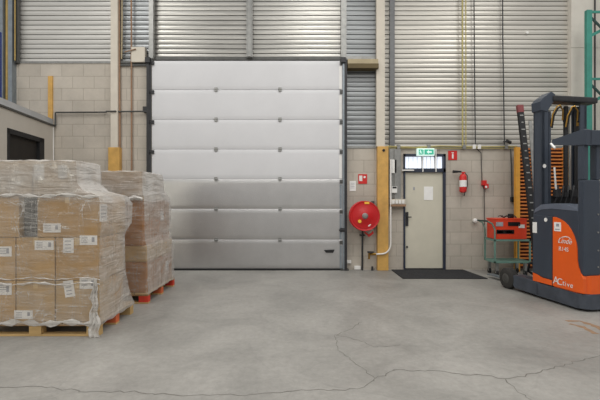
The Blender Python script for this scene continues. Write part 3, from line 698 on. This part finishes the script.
carton(X[1], X[2], y0, ym, z[1], z[2], 'second-row middle carton with wide label on its top edge', G1, 'card', [('f', 34.5, 53.5, 240.5, 250, 0)])
carton(X[2], X[3], y0, ym, z[1], z[2], 'second-row corner carton with upright and wide labels', G1, 'card_b', [('f', 63, 73.5, 238, 253, 0), ('f', 79.5, 97, 235.5, 245, 0)])
carton(X[0], -3.2, y0, ym, z[2], z[3], 'third-row carton left of the black wrapped bundle', G1, 'card', [])
carton(-3.005, X[3]-.01, y0, ym, z[2], z[3], 'wide third-row carton right of the black wrapped bundle', G1, 'card_b', [('f', 43, 60.5, 223.5, 232.5, 0), ('s', 4.62, 4.8, 1.3, 1.5, 0)])
carton(X[0], -3.055, y0, 5.1, z[3], z[4], 'top-row left carton under cloudy film on the front pallet', G1, 'card_c', [])
carton(-3.05, -2.56, y0, 5.1, z[3], z[4], 'top-row right carton with label on its side', G1, 'card_c', [('f', 34, 44, 164, 180, 0), ('f', 58, 67, 165, 178, 0), ('s', 4.72, 4.94, 1.72, 1.94, 0)])
# rear row of the front pallet
for k in (2,):
    for r in range(3):
        a, b = X[k], X[k+1]
        if r == 2: a, b = -3.005, X[3]-.01
        carton(a, b, ym, y1-.08*(r < 2), z[r], z[r+1], ['bottom', 'second', 'third'][r]+'-row carton behind the '+'corner'+' carton of the front pallet', G1, random.choice(['card', 'card_b']))
t = thing('wrapped_bundle', (-3.1, 4.8, z[2]), 'black film-wrapped bundle squeezed between two third-row cartons', 'bundle')
mb = MB().box(-3.19, -3.015, 4.63, 4.92, z[2]+.01, z[3]-.02, .02)
bmesh.ops.subdivide_edges(mb.bm, edges=mb.bm.edges[:], cuts=3, use_grid_fill=True)
for v in mb.bm.verts: v.co.y += .012*math.sin(v.co.z*60+v.co.x*20)
mb.build('bundle_body', 'bag', t, smooth=True)
mb = MB()
for k in range(7): mb.bar((-3.192, 4.612+.002*k, 1.19+.055*k), (-3.012, 4.612, 1.175+.055*k+random.uniform(-.02, .02)), .006, .004)
mb.build('wrap_folds', 'galv', t)
finish(t)

# rear pallet cartons
RX = [0, 0, -2.98, -2.30]; ry = 5.99; rm = 6.6; re = 7.2
zz = [.161, .62, .86, 1.55, 1.97]
rowname = ['bottom', 'low second', 'tall third', 'top']
for r in range(4):
    for k in (2,):
        for (a, b, rr) in ((ry, rm, 'front'), (rm, re, 'back')):
            x1_ = RX[k+1] - (.07 if r == 3 and k == 2 else 0.05 if r == 2 and k == 2 else 0)
            col_ = ['left', 'middle', 'right'][k]
            labs = []
            if k == 2 and rr == 'front' and r == 3: labs = [('s', 6.15, 6.4, 1.68, 1.86, 0)]
            if k == 2 and rr == 'back' and r == 2: labs = [('s', 6.75, 6.9, 1.2, 1.36, 0)]
            if k == 2 and rr == 'back' and r == 0: labs = [('s', 6.85, 7.0, .33, .5, 0)]
            carton(RX[k], x1_, a, (6.84 if r == 3 and rr == 'back' else b), zz[r], zz[r+1], f'{rowname[r]} row {rr} carton of the rear pallet', G2,
                   ['card_d', 'card_c', 'card_d', 'card_b'][r], labs)

def film(levels, label, y_amp=.012, seed=1, tail=True, name='stretch_film'):
    """levels: (z, x0, x1, y0, y1) from bottom up; last is capped"""
    rnd = random.Random(seed); mb = MB(); NX, NY = 22, 18
    # resample levels in z
    L_ = []
    for a, b in zip(levels, levels[1:]):
        n = max(1, int(round((b[0]-a[0])/.035)))
        for i in range(n): L_.append(tuple(a[j]+(b[j]-a[j])*i/n for j in range(5)))
    L_.append(levels[-1])
    ph = [rnd.uniform(0, 6.28) for _ in range(8)]
    def disp(u, z):
        return (math.sin(u*9+ph[0]+z*5)*math.sin(z*13+ph[1])*.5+math.sin(u*15+z*9+ph[2])*.3+math.sin(z*19+u*5+ph[3])*.16+math.sin(u*23-z*13+ph[4])*.14)
    rings = []
    for (zv, x0, x1, ya, yb) in L_:
        ring = []
        pts = []
        for i in range(NX): pts.append((x0+(x1-x0)*i/NX, ya, 0, -1))
        for i in range(NY): pts.append((x1, ya+(yb-ya)*i/NY, 1, 0))
        for i in range(NX): pts.append((x1-(x1-x0)*i/NX, yb, 0, 1))
        for i in range(NY): pts.append((x0, yb-(yb-ya)*i/NY, -1, 0))
        for i, (x, y, nx, ny) in enumerate(pts):
            corner = i in (0, NX, NX+NY, 2*NX+NY)
            u = x*1.3+y*1.7
            d = .004+y_amp*(1+disp(u, zv))*(.3 if corner else 1)
            ring.append(mb.bm.verts.new((x+nx*d, y+ny*d, zv+.006*math.sin(u*14+ph[5]))))
        rings.append(ring)
    n = len(rings[0])
    for a, b in zip(rings, rings[1:]):
        for k in range(n): mb.bm.faces.new((a[k], a[(k+1) % n], b[(k+1) % n], b[k]))
    # cap as grid
    top = rings[-1]; zc_ = levels[-1][0]
    x0, x1, ya, yb = levels[-1][1:]
    grid = {}
    for j in range(NY+1):
        for i in range(NX+1):
            if j == 0: grid[i, j] = top[i] if i < NX else top[NX]
            elif i == NX: grid[i, j] = top[NX+j]
            elif j == NY: grid[i, j] = top[NX+NY+(NX-i)]
            elif i == 0: grid[i, j] = top[2*NX+NY+(NY-j)]
            else:
                x = x0+(x1-x0)*i/NX; y = ya+(yb-ya)*j/NY
                grid[i, j] = mb.bm.verts.new((x, y, zc_+.01+.014*abs(disp(x*2+y, y*1.3))))
    for j in range(NY):
        for i in range(NX):
            try: mb.bm.faces.new((grid[i, j], grid[i+1, j], grid[i+1, j+1], grid[i, j+1]))
            except ValueError: pass
    return mb
f1 = thing('stretch_film', (-3.02, 5.0, .1), 'clear wrinkled stretch film wrapped around the front carton stack', 'stretch film')
film([(.13, -3.76, -2.275, 4.54, 5.50), (.22, -3.755, -2.285, 4.55, 5.44), (.4, -3.755, -2.29, 4.55, 5.34), (.62, -3.755, -2.29, 4.55, 5.25), (1.08, -3.755, -2.29, 4.55, 5.22), (1.14, -3.755, -2.285, 4.55, 5.26),
      (1.25, -3.755, -2.265, 4.545, 5.38), (1.5, -3.755, -2.27, 4.545, 5.42), (1.6, -3.755, -2.30, 4.55, 5.34), (1.66, -3.755, -2.48, 4.55, 5.18), (1.74, -3.755, -2.545, 4.55, 5.12), (1.995, -3.755, -2.555, 4.55, 5.11)],
     '', .009, 3).build('film_sheet', 'film', f1, smooth=True)
# gathered bands and hanging tail
for zb_, w_ in ((.155, .085), (.60, .035), (1.60, .05), (.66, .014)):
    mb = MB()
    pts = [(-3.76+1.49*i/24, 4.533-.004*math.sin(i), zb_+.012*math.sin(i*.7+zb_*9)+.006*math.sin(i*2.3)) for i in range(25)]
    prev = None
    for i, p in enumerate(pts):
        ww = w_*(.6+.4*math.sin(i*1.7+zb_*5))
        q = (mb.bm.verts.new((p[0], p[1], p[2]-ww*.5)), mb.bm.verts.new((p[0], p[1]-.006, p[2])), mb.bm.verts.new((p[0], p[1], p[2]+ww*.5)))
        if prev:
            mb.bm.faces.new((prev[0], q[0], q[1], prev[1])); mb.bm.faces.new((prev[1], q[1], q[2], prev[2]))
        prev = q
    mb.build('gathered_band', 'film_thick', f1, smooth=True)
mb = MB(); prev = None
for i in range(16):
    zt_ = .62-.62*i/15; wd = .05+.09*(i/15)**1.2
    row = []
    for k in range(7):
        s_ = k/6-.5
        row.append(mb.bm.verts.new((-2.315+s_*wd+.012*math.sin(i*1.3), 4.515-.02*(i/15)+.014*math.cos(k*2.6+i*.9), max(.004, zt_+.01*math.sin(k*3+i)))))
    if prev:
        for k in range(6): mb.bm.faces.new((prev[k], row[k], row[k+1], prev[k+1]))
    prev = row
mb.build('loose_tail', 'film_thick', f1, smooth=True)
finish(f1)
f2 = thing('stretch_film', (-3.0, 6.6, .1), 'clear wrinkled stretch film wrapped around the rear carton stack', 'stretch film')
film([(.14, -3.0, -2.275, 5.96, 7.24), (.6, -2.995, -2.285, 5.97, 7.22), (.84, -2.995, -2.29, 5.97, 7.2), (.95, -2.99, -2.325, 5.97, 7.2), (1.48, -2.99, -2.33, 5.97, 7.22),
      (1.58, -2.99, -2.34, 5.97, 7.21), (1.7, -2.99, -2.36, 5.97, 6.96), (1.975, -2.99, -2.36, 5.97, 6.86)], '', .010, 9).build('film_sheet', 'film', f2, smooth=True)
mb = MB(); prev = None
for i in range(20):   # gathered fold sagging across the top carton
    x = -2.99+.65*i/19; zc_ = 1.56+.03*math.sin(i*.5)
    q = (mb.bm.verts.new((x, 5.95, zc_-.03)), mb.bm.verts.new((x, 5.935, zc_)), mb.bm.verts.new((x, 5.95, zc_+.03)))
    if prev: mb.bm.faces.new((prev[0], q[0], q[1], prev[1])); mb.bm.faces.new((prev[1], q[1], q[2], prev[2]))
    prev = q
mb.build('gathered_band', 'film_thick', f2, smooth=True)
finish(f2)

# ---------------------------------------------------------------- orange slatted rack behind truck
def rack(x0, x1, label):
    t = thing('slatted_rack', ((x0+x1)/2, D-.4, 0), label, 'rack')
    ya, yb = D-.22, D-.12; zt_ = PZ(147, D-.25)
    for x in (x0, x1-.09): MB().box(x, x+.09, ya-.03, ya+.06, 0, zt_, .004).build('post', 'slat_post', t)
    k = 0; zq = .12
    while zq < zt_-.02:
        MB().box(x0+.085, x1-.085, ya, ya+.03, zq, zq+.030).build('slat', 'slat', t); zq += .0765
    MB().box(x0+.05, x1-.05, yb-.03, yb, .05, zt_-.02).build('back_sheet', 'slat_back', t)
    finish(t)
rack(PX(516, 8.65), PX(568.5, 8.65), 'orange slatted rack standing against the wall behind the reach truck')

# leaning pole + strip
a = Vector((4.50, 7.62, .0)); b = Vector((PX(519.8, 8.3), 8.3, PZ(107, 8.3)))
t = thing('leaning_pole', tuple(a), 'black slotted pole with red tip leaning on the orange rack', 'pole')
a.x = PX(539.5, 7.62)
MB().bar(a, b, .115, .06).build('pole_shaft', 'black', t)
for k in range(22):
    p = a.lerp(b, .04+k*.043); q = a.lerp(b, .045+k*.043+.002)
    MB().bar(p-Vector((0, .033, 0)), q-Vector((0, .033, 0)), .07 if k % 2 else .04, .006).build('rung', 'galv', t)
MB().bar(a.lerp(b, .965), a.lerp(b, 1.01), .12, .07).build('tip', 'tip_red', t)
finish(t)
a = Vector((PX(541.5, 7.7), 7.7, 0)); b = Vector((PX(530.2, 8.2), 8.2, PZ(121, 8.2)))
t = MB().bar(a, b, .07, .02).build('metal_strip', 'galv', label='pale metal strip leaning beside the black slotted pole', cat='strip')

# ---------------------------------------------------------------- teal pallet rack frame
t = thing('pallet_rack', (PX(588, 8), 8.0, 0), 'teal pallet rack upright frame with diagonal braces behind the truck', 'rack')
yr = 8.3
X0 = PX(588.3, yr)
MB().box(X0-.055, X0+.055, yr-.04, yr+.04, 0, PZ(10.5, yr), .004).build('post', 'teal', t)
X1 = X0+.95
MB().box(X1-.055, X1+.055, yr-.04, yr+.04, 0, PZ(10.5, yr), .004).build('post', 'teal', t)
def zy(py): return PZ(py, yr)
for i, (za, zb_) in enumerate(((12, 12), (79, 79), (146, 146), (213, 213))):
    MB().bar((X0, yr, zy(za)), (X1, yr, zy(zb_)), .045, .03).build('cross_brace', 'teal', t)
for i, (za, zb_) in enumerate(((37, 13), (104, 80), (171, 147))):
    MB().bar((X0, yr+.02, zy(za)), (X1, yr+.02, zy(zb_-0)), .06, .03).build('diagonal_brace', 'teal', t)
    MB().bar((X0, yr-.02, zy(za-21)), (X1, yr-.02, zy(za+24)), .045, .02).build('diagonal_brace', 'teal_dark', t)
for x in (X0, X1): MB().box(x-.09, x+.09, yr-.08, yr+.08, 0, .012).build('foot_plate', 'galv', t)
finish(t)

# ---------------------------------------------------------------- trolley and red crate
t = thing('tool_trolley', (PX(500, 8.5), 8.5, 0), 'green two-shelf trolley against the wall left of the truck', 'trolley')
ca, cb = PX(494.5, 8.12), PX(531, 8.12); ya, yb = 8.12, 8.58
zs1 = PZ(239.5, 8.12); zs0 = PZ(261.5, 8.12)
def shelf(zv, nm):
    mb = MB().box(ca, cb, ya, ya+.03, zv-.035, zv).box(ca, cb, yb-.03, yb, zv-.035, zv).box(ca, ca+.03, ya, yb, zv-.035, zv).box(cb-.03, cb, ya, yb, zv-.035, zv).box(ca+.01, cb-.01, ya+.01, yb-.01, zv-.02, zv-.008)
    mb.build(nm, 'cart', t)
shelf(zs1, 'shelf'); shelf(zs0, 'shelf')
for x, y in ((ca, ya), (ca, yb-.028), (cb-.028, ya), (cb-.028, yb-.028)):
    MB().box(x, x+.028, y, y+.028, zs0-.03, zs1+.0).build('post', 'cart', t)
for y in (ya+.014, yb-.014):
    MB().tube([(ca+.014, y, zs1-.02), (ca+.014, y, zs1+.2), (ca-.04, y, zs1+.32), (ca-.14, y, zs1+.37)], .016).build('handle_arm', 'cart', t, smooth=True)
MB().tube([(ca-.14, ya, zs1+.37), (ca-.14, yb, zs1+.37)], .016).build('handle_bar', 'teal_dark', t, smooth=True)
for x in (ca+.08, cb-.08):
    for y in (ya+.07, yb-.07):
        w_ = MB().cyl((x-.018, y, .058), (x+.018, y, .058), .058, 20).build('caster', 'black', t, smooth=True)
        MB().box(x-.026, x+.026, y-.03, y+.03, .1, zs0-.03).box(x-.026, x-.02, y-.02, y+.02, .05, .12).box(x+.02, x+.026, y-.02, y+.02, .05, .12).build('caster_fork', 'galv', w_)
finish(t)
t = thing('red_tool_case', (PX(510, 8.3), 8.35, zs1), 'red-orange metal crate with stickers standing on the green trolley', 'crate')
ba, bb = PX(495.8, 8.16), PX(526.5, 8.16); bz = PZ(218.5, 8.16)
MB().box(ba, bb, 8.15, 8.55, zs1+.002, bz-.03, .01).build('crate_body', 'box_red', t)
MB().box(ba-.008, bb+.008, 8.145, 8.56, bz-.03, bz, .006).build('lid', 'box_red', t)
def dec(a, b, c_, d_, m, nm='sticker'): MB().box(PX(a, 8.15), PX(b, 8.15), 8.144, 8.1495, PZ(d_, 8.15), PZ(c_, 8.15)).build(nm, m, t)
dec(496, 503, 222, 226.3, 'print'); dec(508, 520, 222, 226, 'bag'); dec(518.5, 524.5, 224.5, 228, 'white')
dec(496.5, 514, 229.8, 233.8, 'bag', 'dark_slot'); dec(497.5, 503, 231, 233, 'print', 'sticker'); dec(505.5, 512, 231, 233, 'print', 'sticker')
finish(t)
t = thing('coiled_lead', (PX(507, 8.3), 8.33, bz), 'tangle of dark leads lying on top of the red crate', 'lead')
mb = MB(); pts = [(PX(501+i*.62, 8.3)+.01*math.sin(i*2.1), 8.33+.09*math.cos(i*1.3), bz+.012+.022*(1+math.sin(i*1.9))) for i in range(24)]
mb.tube(pts, .009, 6).build('lead', 'dark', t, smooth=True)
MB().box(PX(509.5, 8.3), PX(514, 8.3), 8.3, 8.38, bz+.001, bz+.09, .015).build('connector', 'black', t)
finish(t)
t = thing('wall_bumper', (PX(474), D-.03, PZ(220)), 'round white knob on the block wall above the trolley handle', 'bumper')
MB().lathe([(.02, -.1), (.045, -.085), (.052, -.05), (.04, -.01), (.03, 0)], (PX(474), D, PZ(220.5)), 'y', 20).build('knob_cap', 'white', t, smooth=True)
finish(t)

# ---------------------------------------------------------------- reach truck (local: x=right, y=forward, z up)
TH = math.atan2(.18, .984)
tr = empty('reach_truck', (3.89, 5.55, 0), 'orange and dark grey reach truck parked at the right edge', 'reach truck', rz=TH)
def P(mb, nm, m, parent=None, **k): return mb.build(nm, m, parent or tr, **k)
W_ = 1.22
# chassis with straddle legs
def leg(u0, u1):
    return MB().prism([(.75, .035), (1.30, .05), (1.36, .12), (1.34, .25), (1.28, .275), (.75, .26)], 'x', u0, u1, .015)
P(leg(.0, .2), 'straddle_leg', 'chassis'); P(leg(W_-.2, W_), 'straddle_leg', 'chassis')
r_ = .12
rc = lambda cx_, cy_, a0, a1, r: [(cx_+r*math.cos(math.radians(a0+(a1-a0)*i/5)), cy_+r*math.sin(math.radians(a0+(a1-a0)*i/5))) for i in range(6)]
poly = rc(r_, r_-.06, 180, 270, r_)+rc(W_-r_, r_-.06, 270, 360, r_)+[(W_, .8), (0, .8)]
P(MB().prism(poly, 'z', .035, .245, .012), 'chassis', 'chassis')
for u in (.1, W_-.1):
    w_ = P(MB().lathe([(.09, -.07), (.155, -.07), (.178, -.055), (.178, .055), (.155, .07), (.09, .07)], (u+(-.05 if u < .5 else .05), 1.49, .178), 'x', 32), 'wheel', 'tyre', smooth=True)
    P(MB().lathe([(.03, -.088), (.06, -.083), (.092, -.066), (.092, .066), (.06, .083), (.03, .088)], (u+(-.05 if u < .5 else .05), 1.49, .178), 'x', 24), 'hub', 'galv_dark', w_, smooth=True)
    P(MB().box(u-.012 if u > .5 else u+.075, u+.0 if u > .5 else u+.1, 1.2, 1.5, .12, .24, .004), 'wheel_arm', 'chassis')
for u in (W_*.35,):
    P(MB().lathe([(.05, -.06), (.14, -.06), (.16, -.04), (.16, .04), (.14, .06), (.05, .06)], (u, .3, .16), 'x', 24), 'drive_wheel', 'tyre', smooth=True)
# lower orange shell: around the rear
poly2 = rc(r_+.01, r_-.05, 180, 270, r_)+rc(W_-r_-.01, r_-.05, 270, 360, r_)+[(W_-.01, .47), (.01, .47)]
P(MB().prism(poly2, 'z', .245, .5, .01), 'rear_shell', 'orange')
# left side body: grey core
core = [(.875, .25), (.875, 1.33), (.84, 1.40), (.72, 1.47), (.5, 1.49), (.25, 1.475), (.06, 1.43), (.03, 1.3), (.03, .45), (.03, .25)]
P(MB().prism(core, 'x', .012, .30, .02), 'body_core', 'truck')
core2 = [(.875, .25), (.875, 1.33), (.84, 1.40), (.72, 1.47), (.5, 1.49), (.42, 1.3), (.42, .25)]
P(MB().prism(core2, 'x', .30, W_-.012, .02), 'hood', 'truck_light')
hood_top = [(.872, 1.335), (.845, 1.405), (.72, 1.477), (.5, 1.497), (.25, 1.482), (.05, 1.437), (.05, 1.39), (.5, 1.43), (.72, 1.41), (.84, 1.35)]
P(MB().prism(hood_top, 'x', .006, .31, .01), 'hood_edge', 'truck_light')
# orange side panel with the curved edge
op = [(.475, .26), (.475, 1.294), (.43, 1.296), (.346, 1.27), (.27, 1.235), (.205, 1.185), (.15, 1.12), (.104, 1.04), (.07, .95), (.054, .86), (.05, .7), (.03, .6), (-.0, .53), (-.03, .5), (-.045, .46), (-.045, .26)]
P(MB().prism(op, 'x', -.004, .05, .004), 'side_panel', 'orange')
gp = [(.875, .40), (.86, 1.32), (.49, 1.30), (.49, .352), (.56, .352), (.70, .36), (.78, .385)]
P(MB().prism(gp, 'x', -.006, .05, .006), 'battery_door', 'truck', label='dark grey side door')
P(MB().prism([(.875, .26), (.875, .385), (.78, .375), (.70, .345), (.49, .338), (.49, .26)], 'x', -.003, .05, .003), 'lower_skirt', 'orange')
P(MB().prism([(.490, .34), (.490, 1.3), (.475, 1.3), (.475, .25), (.490, .25)], 'x', -.001, .03), 'panel_gap', 'black')
# lettering
TR = (math.pi/2, 0, -math.pi/2)
def side(t_, z_): return (-.0085, t_, z_)
def ptz(px, py):
    k = (px-300)/400; t_ = (3.89-5.55*k)/(.984*k+.18); Y = 5.55+.984*t_; return (t_, H+(200-py)*Y/400)
q = ptz(565, 241.2); text('Linde', 'brand_lettering', 'white', tr, side(*q), TR, .11, .35)
q = ptz(564, 249.3); text('R14S', 'model_lettering', 'white', tr, side(*q), TR, .085)
def ribbon(pts, w0, nm, m):
    mb = MB(); n = len(pts)
    top = [(a, b+w0*math.sin(math.pi*i/(n-1))) for i, (a, b) in enumerate(pts)]
    mb.prism(pts+top[::-1][1:-1], 'x', -.009, -.004); return P(mb, nm, m)
q0 = ptz(558, 241); q1 = ptz(566, 237); q2 = ptz(572, 240)
ribbon([q0, ((q0[0]+q1[0])/2, (q0[1]+q1[1])/2+.02), q1, ((q2[0]+q1[0])/2, (q2[1]+q1[1])/2+.012), q2], .014, 'brand_swoosh', 'white')
for s_, a, b, sz in (('A', 556.3, 280.6, .155), ('C', 560.3, 282, .14), ('t', 564, 283, .11), ('i', 566.1, 284, .10), ('v', 568.8, 284.8, .10), ('e', 572, 285.6, .105)):
    q = ptz(a, b); text(s_, 'series_lettering', 'white', tr, side(*q), TR, sz)
qa = ptz(554.5, 222); qb = ptz(561.3, 231.5)
stk = P(MB().box(-.009, -.004, qb[0], qa[0], qb[1], qa[1]), 'white_sticker', 'paper')
P(MB().box(-.0105, -.009, qb[0]+.03, qa[0]-.04, qb[1]+.07, qa[1]-.02).box(-.0105, -.009, qb[0]+.02, qa[0]-.02, qb[1]+.02, qb[1]+.035), 'sticker_print', 'print', stk)
qa = ptz(532.8, 222); qb = ptz(537.3, 233)
P(MB().box(-.011, -.006, qb[0], .868, qb[1], qa[1]), 'info_plate', 'paper')
q = ptz(546.2, 219.8)
P(MB().lathe([(.012, -.012), (.03, -.012), (.03, -.005), (.012, -.005)], (0, q[0], q[1]), 'x', 20), 'lock_ring', 'paper')
P(MB().lathe([(.012, .898), (.032, .898), (.032, .9), (.012, .9)], (.235, 0, 2.10), 'y', 20), 'round_decal', 'paper')
# mast
for u0, u1 in ((.185, .31), (W_-.31, W_-.185)):
    o_ = 1 if u0 < .5 else -1
    lo = u0 if o_ > 0 else u1-.06
    mb = MB().box(lo, lo+.06 if o_ > 0 else u1, .90, 1.08, .1, 3.12, .006)
    a_, b_ = min(u0, u1), max(u0, u1)
    mb.box(a_, b_, .90, .925, .1, 3.12).box(a_, b_, 1.055, 1.08, .1, 3.12)
    P(mb, 'outer_mast_channel', 'truck')
    m0 = a_+.07 if o_ > 0 else a_+.0
    P(MB().box(m0+.02, m0+.055, .94, 1.04, .12, 3.05, .004), 'inner_mast_channel', 'dark')
P(MB().box(.345, .385, .93, 1.05, .15, 3.0, .004), 'inner_mast_channel', 'truck')
P(MB().prism([(.16, 3.0), (.15, 3.14), (.20, 3.2), (.36, 3.31), (.43, 3.27), (.42, 3.18), (.28, 2.98)], 'y', .89, 1.09, .008), 'mast_head_plate', 'truck')
P(MB().box(.38, W_-.0, .86, 1.1, 3.15, 3.25, .025), 'mast_cross_tie', 'dark')
P(MB().box(.2, W_-.2, .9, 1.06, .3, .42, .01), 'mast_foot_beam', 'dark')
P(MB().cyl((W_*.5+.10, .98, .3), (W_*.5+.10, .98, 3.1), .036, 16), 'lift_cylinder', 'black', smooth=True)
P(MB().cyl((W_*.5+.17, .98, .3), (W_*.5+.17, .98, 3.1), .013, 12), 'piston_rod', 'galv', smooth=True)
P(MB().tube([(W_*.5+.24, .95, 1.2), (W_*.5+.235, .93, 2.2), (W_*.5+.24, .95, 3.1)], .012), 'hydraulic_hose', 'black', smooth=True)
for i, (ua, ub, dz) in enumerate(((.38, .60, .0), (.66, .88, .02))):
    pts = [(ua, .93, 2.75), (ua+.01, .9, 2.95-dz), (ua+.07, .88, 3.07), ((ua+ub)/2, .87, 3.09), (ub-.02, .9, 3.02), (ub, .93, 2.86)]
    P(MB().tube(pts, .012), 'hydraulic_hose', 'brass', smooth=True)
    P(MB().tube([(a_+.04, b_+.02, c_-.02) for a_, b_, c_ in pts], .014), 'hydraulic_hose', 'black', smooth=True)
P(MB().box(.92, 1.0, .93, .99, 2.78, 2.93, .01), 'valve_block', 'brass')
# machinery visible between mast posts above the hood
mb = MB().box(.36, .86, .93, 1.05, 1.40, 1.62, .02).cyl((.45, .88, 1.6), (.45, .88, 1.72), .06).cyl((.62, .9, 1.6), (.62, .9, 1.68), .05).box(.7, .84, .88, .98, 1.6, 1.72, .01)
P(mb, 'valve_manifold', 'black')
for k in range(4): P(MB().tube([(.42+.1*k, .9, 1.5), (.44+.1*k, .86, 1.62+.03*k), (.47+.1*k, .88, 1.78), (.5+.1*k, .93, 1.66)], .013), 'hydraulic_hose', 'dark', smooth=True)
P(MB().tube([(.50, .88, 1.62), (.42, .87, 1.72), (.39, .87, 2.08)], .014), 'control_rod', 'paper', smooth=True)
# carriage & forks
P(MB().box(.28, W_-.28, 1.12, 1.17, .12, .58, .01), 'fork_carriage', 'dark')
for u in (.30, W_-.42):
    P(MB().prism([(1.17, .6), (1.17, .06), (2.45, .055), (2.45, .075), (1.23, .115), (1.21, .6)], 'x', u, u+.12, .004), 'fork', 'galv_blue')
P(MB().box(.26, .40, .88, 1.12, .42, .62, .03).cyl((.1, .98, .52), (.34, .98, .52), .05).tube([(.12, .95, .55), (.08, 1.05, .50), (.14, 1.15, .36), (.22, 1.1, .3)], .02), 'hose_bundle', 'black', smooth=True)
# overhead guard + pillars
g0 = 2.40
roof = [(.50, g0-.02), (.50, g0+.06), (-.04, g0+.13), (-.10, g0+.11), (-.10, g0-.10), (.10, g0-.08)]
P(MB().prism(roof, 'x', .0, .09, .012), 'guard_side_beam', 'truck'); P(MB().prism(roof, 'x', W_-.09, W_, .012), 'guard_side_beam', 'truck')
P(MB().box(.05, W_-.05, -.10, .0, g0-.10, g0+.11, .012), 'guard_rear_beam', 'truck')
P(MB().box(.05, W_-.05, .44, .5, g0-.02, g0+.06, .012), 'guard_front_beam', 'truck')
for k in range(5): P(MB().box(.2+k*.2, .23+k*.2, -.02, .46, g0+.0, g0+.05, .004), 'guard_bar', 'truck')
P(MB().cyl((-.01, .50, g0-.0), (-.03, .40, g0-.08), .016), 'guard_lamp', 'paper', smooth=True)
# rear-left pillar with slot
P(MB().box(.015, .285, -.045, .06, .50, 1.83, .02).box(.015, .085, -.045, .06, 1.83, g0-.05, .01).box(.215, .285, -.045, .06, 1.83, g0-.05, .01), 'guard_pillar', 'truck')
P(MB().box(W_-.1, W_-.02, -.04, .05, .5, g0-.05, .01), 'guard_pillar', 'truck')
for z_ in (.62, .85, 1.1, 1.35): P(MB().cyl((.24, -.052, z_), (.24, -.044, z_), .012), 'bolt', 'galv')
# operator compartment
P(MB().box(.30, W_-.06, .02, .44, .5, .53), 'compartment_floor', 'black')
P(MB().box(.75, 1.15, .05, .42, .85, .95, .03), 'seat', 'black'); P(MB().box(1.08, 1.18, .05, .42, .95, 1.5, .03), 'seat_back', 'black')
P(MB().lathe([(.10, 0), (.12, .012), (.10, .024)], (.5, .38, 1.46), 'z', 24), 'steering_wheel', 'black', smooth=True)

# ---------------------------------------------------------------- camera, light, world
cam = bpy.data.cameras.new('camera'); cam.sensor_width = 36; cam.lens = 24; co = bpy.data.objects.new('camera', cam); C.objects.link(co)
co.location = (0, 0, H); co.rotation_euler = (math.pi/2, 0, 0); bpy.context.scene.camera = co
def area(loc, sx, sy, e, col=(1, .98, .94), rot=(0, 0, 0)):
    l = bpy.data.lights.new('ceiling_or_added_light', 'AREA'); l.shape = 'RECTANGLE'; l.size = sx; l.size_y = sy; l.energy = e; l.color = col
    o = bpy.data.objects.new('ceiling_or_added_light', l); C.objects.link(o); o.location = loc; o.rotation_euler = rot
area((-4.5, 4.2, 7.6), 1.2, 5, 170); area((.5, 4.2, 7.6), 1.2, 5, 170); area((5.0, 4.2, 7.6), 1.2, 5, 170)
area((0, -1.5, 6.5), 8, 2, 140, (1, .97, .93), (math.radians(35), 0, 0))
area((-6.6, -3.2, 2.3), 1.6, 1.0, 60, (1, .95, .78), (math.radians(85), 0, math.radians(-8)))  # added unseen warm source, placed for a yellowish reflection in the door's metal panels
w = bpy.data.worlds.new('hall'); bpy.context.scene.world = w; w.use_nodes = True
N = w.node_tree.nodes; L = w.node_tree.links; bg = N['Background']
tc = N.new('ShaderNodeTexCoord'); sp = N.new('ShaderNodeSeparateXYZ'); L.new(tc.outputs['Generated'], sp.inputs[0])
cr = N.new('ShaderNodeValToRGB'); mr = N.new('ShaderNodeMapRange'); mr.inputs['From Min'].default_value = -1
L.new(sp.outputs['Z'], mr.inputs[0]); L.new(mr.outputs[0], cr.inputs[0])
e = cr.color_ramp.elements; e[0].position = .4; e[0].color = (.42, .40, .38, 1); e[1].position = .75; e[1].color = (.80, .80, .80, 1)
L.new(cr.outputs[0], bg.inputs[0]); bg.inputs[1].default_value = .85
sc = bpy.context.scene
sc.view_settings.view_transform = 'Standard'; sc.view_settings.look = 'None'; sc.view_settings.exposure = -.06
sc.cycles.max_bounces = 8; sc.cycles.transparent_max_bounces = 16
sc.cycles.use_denoising = True
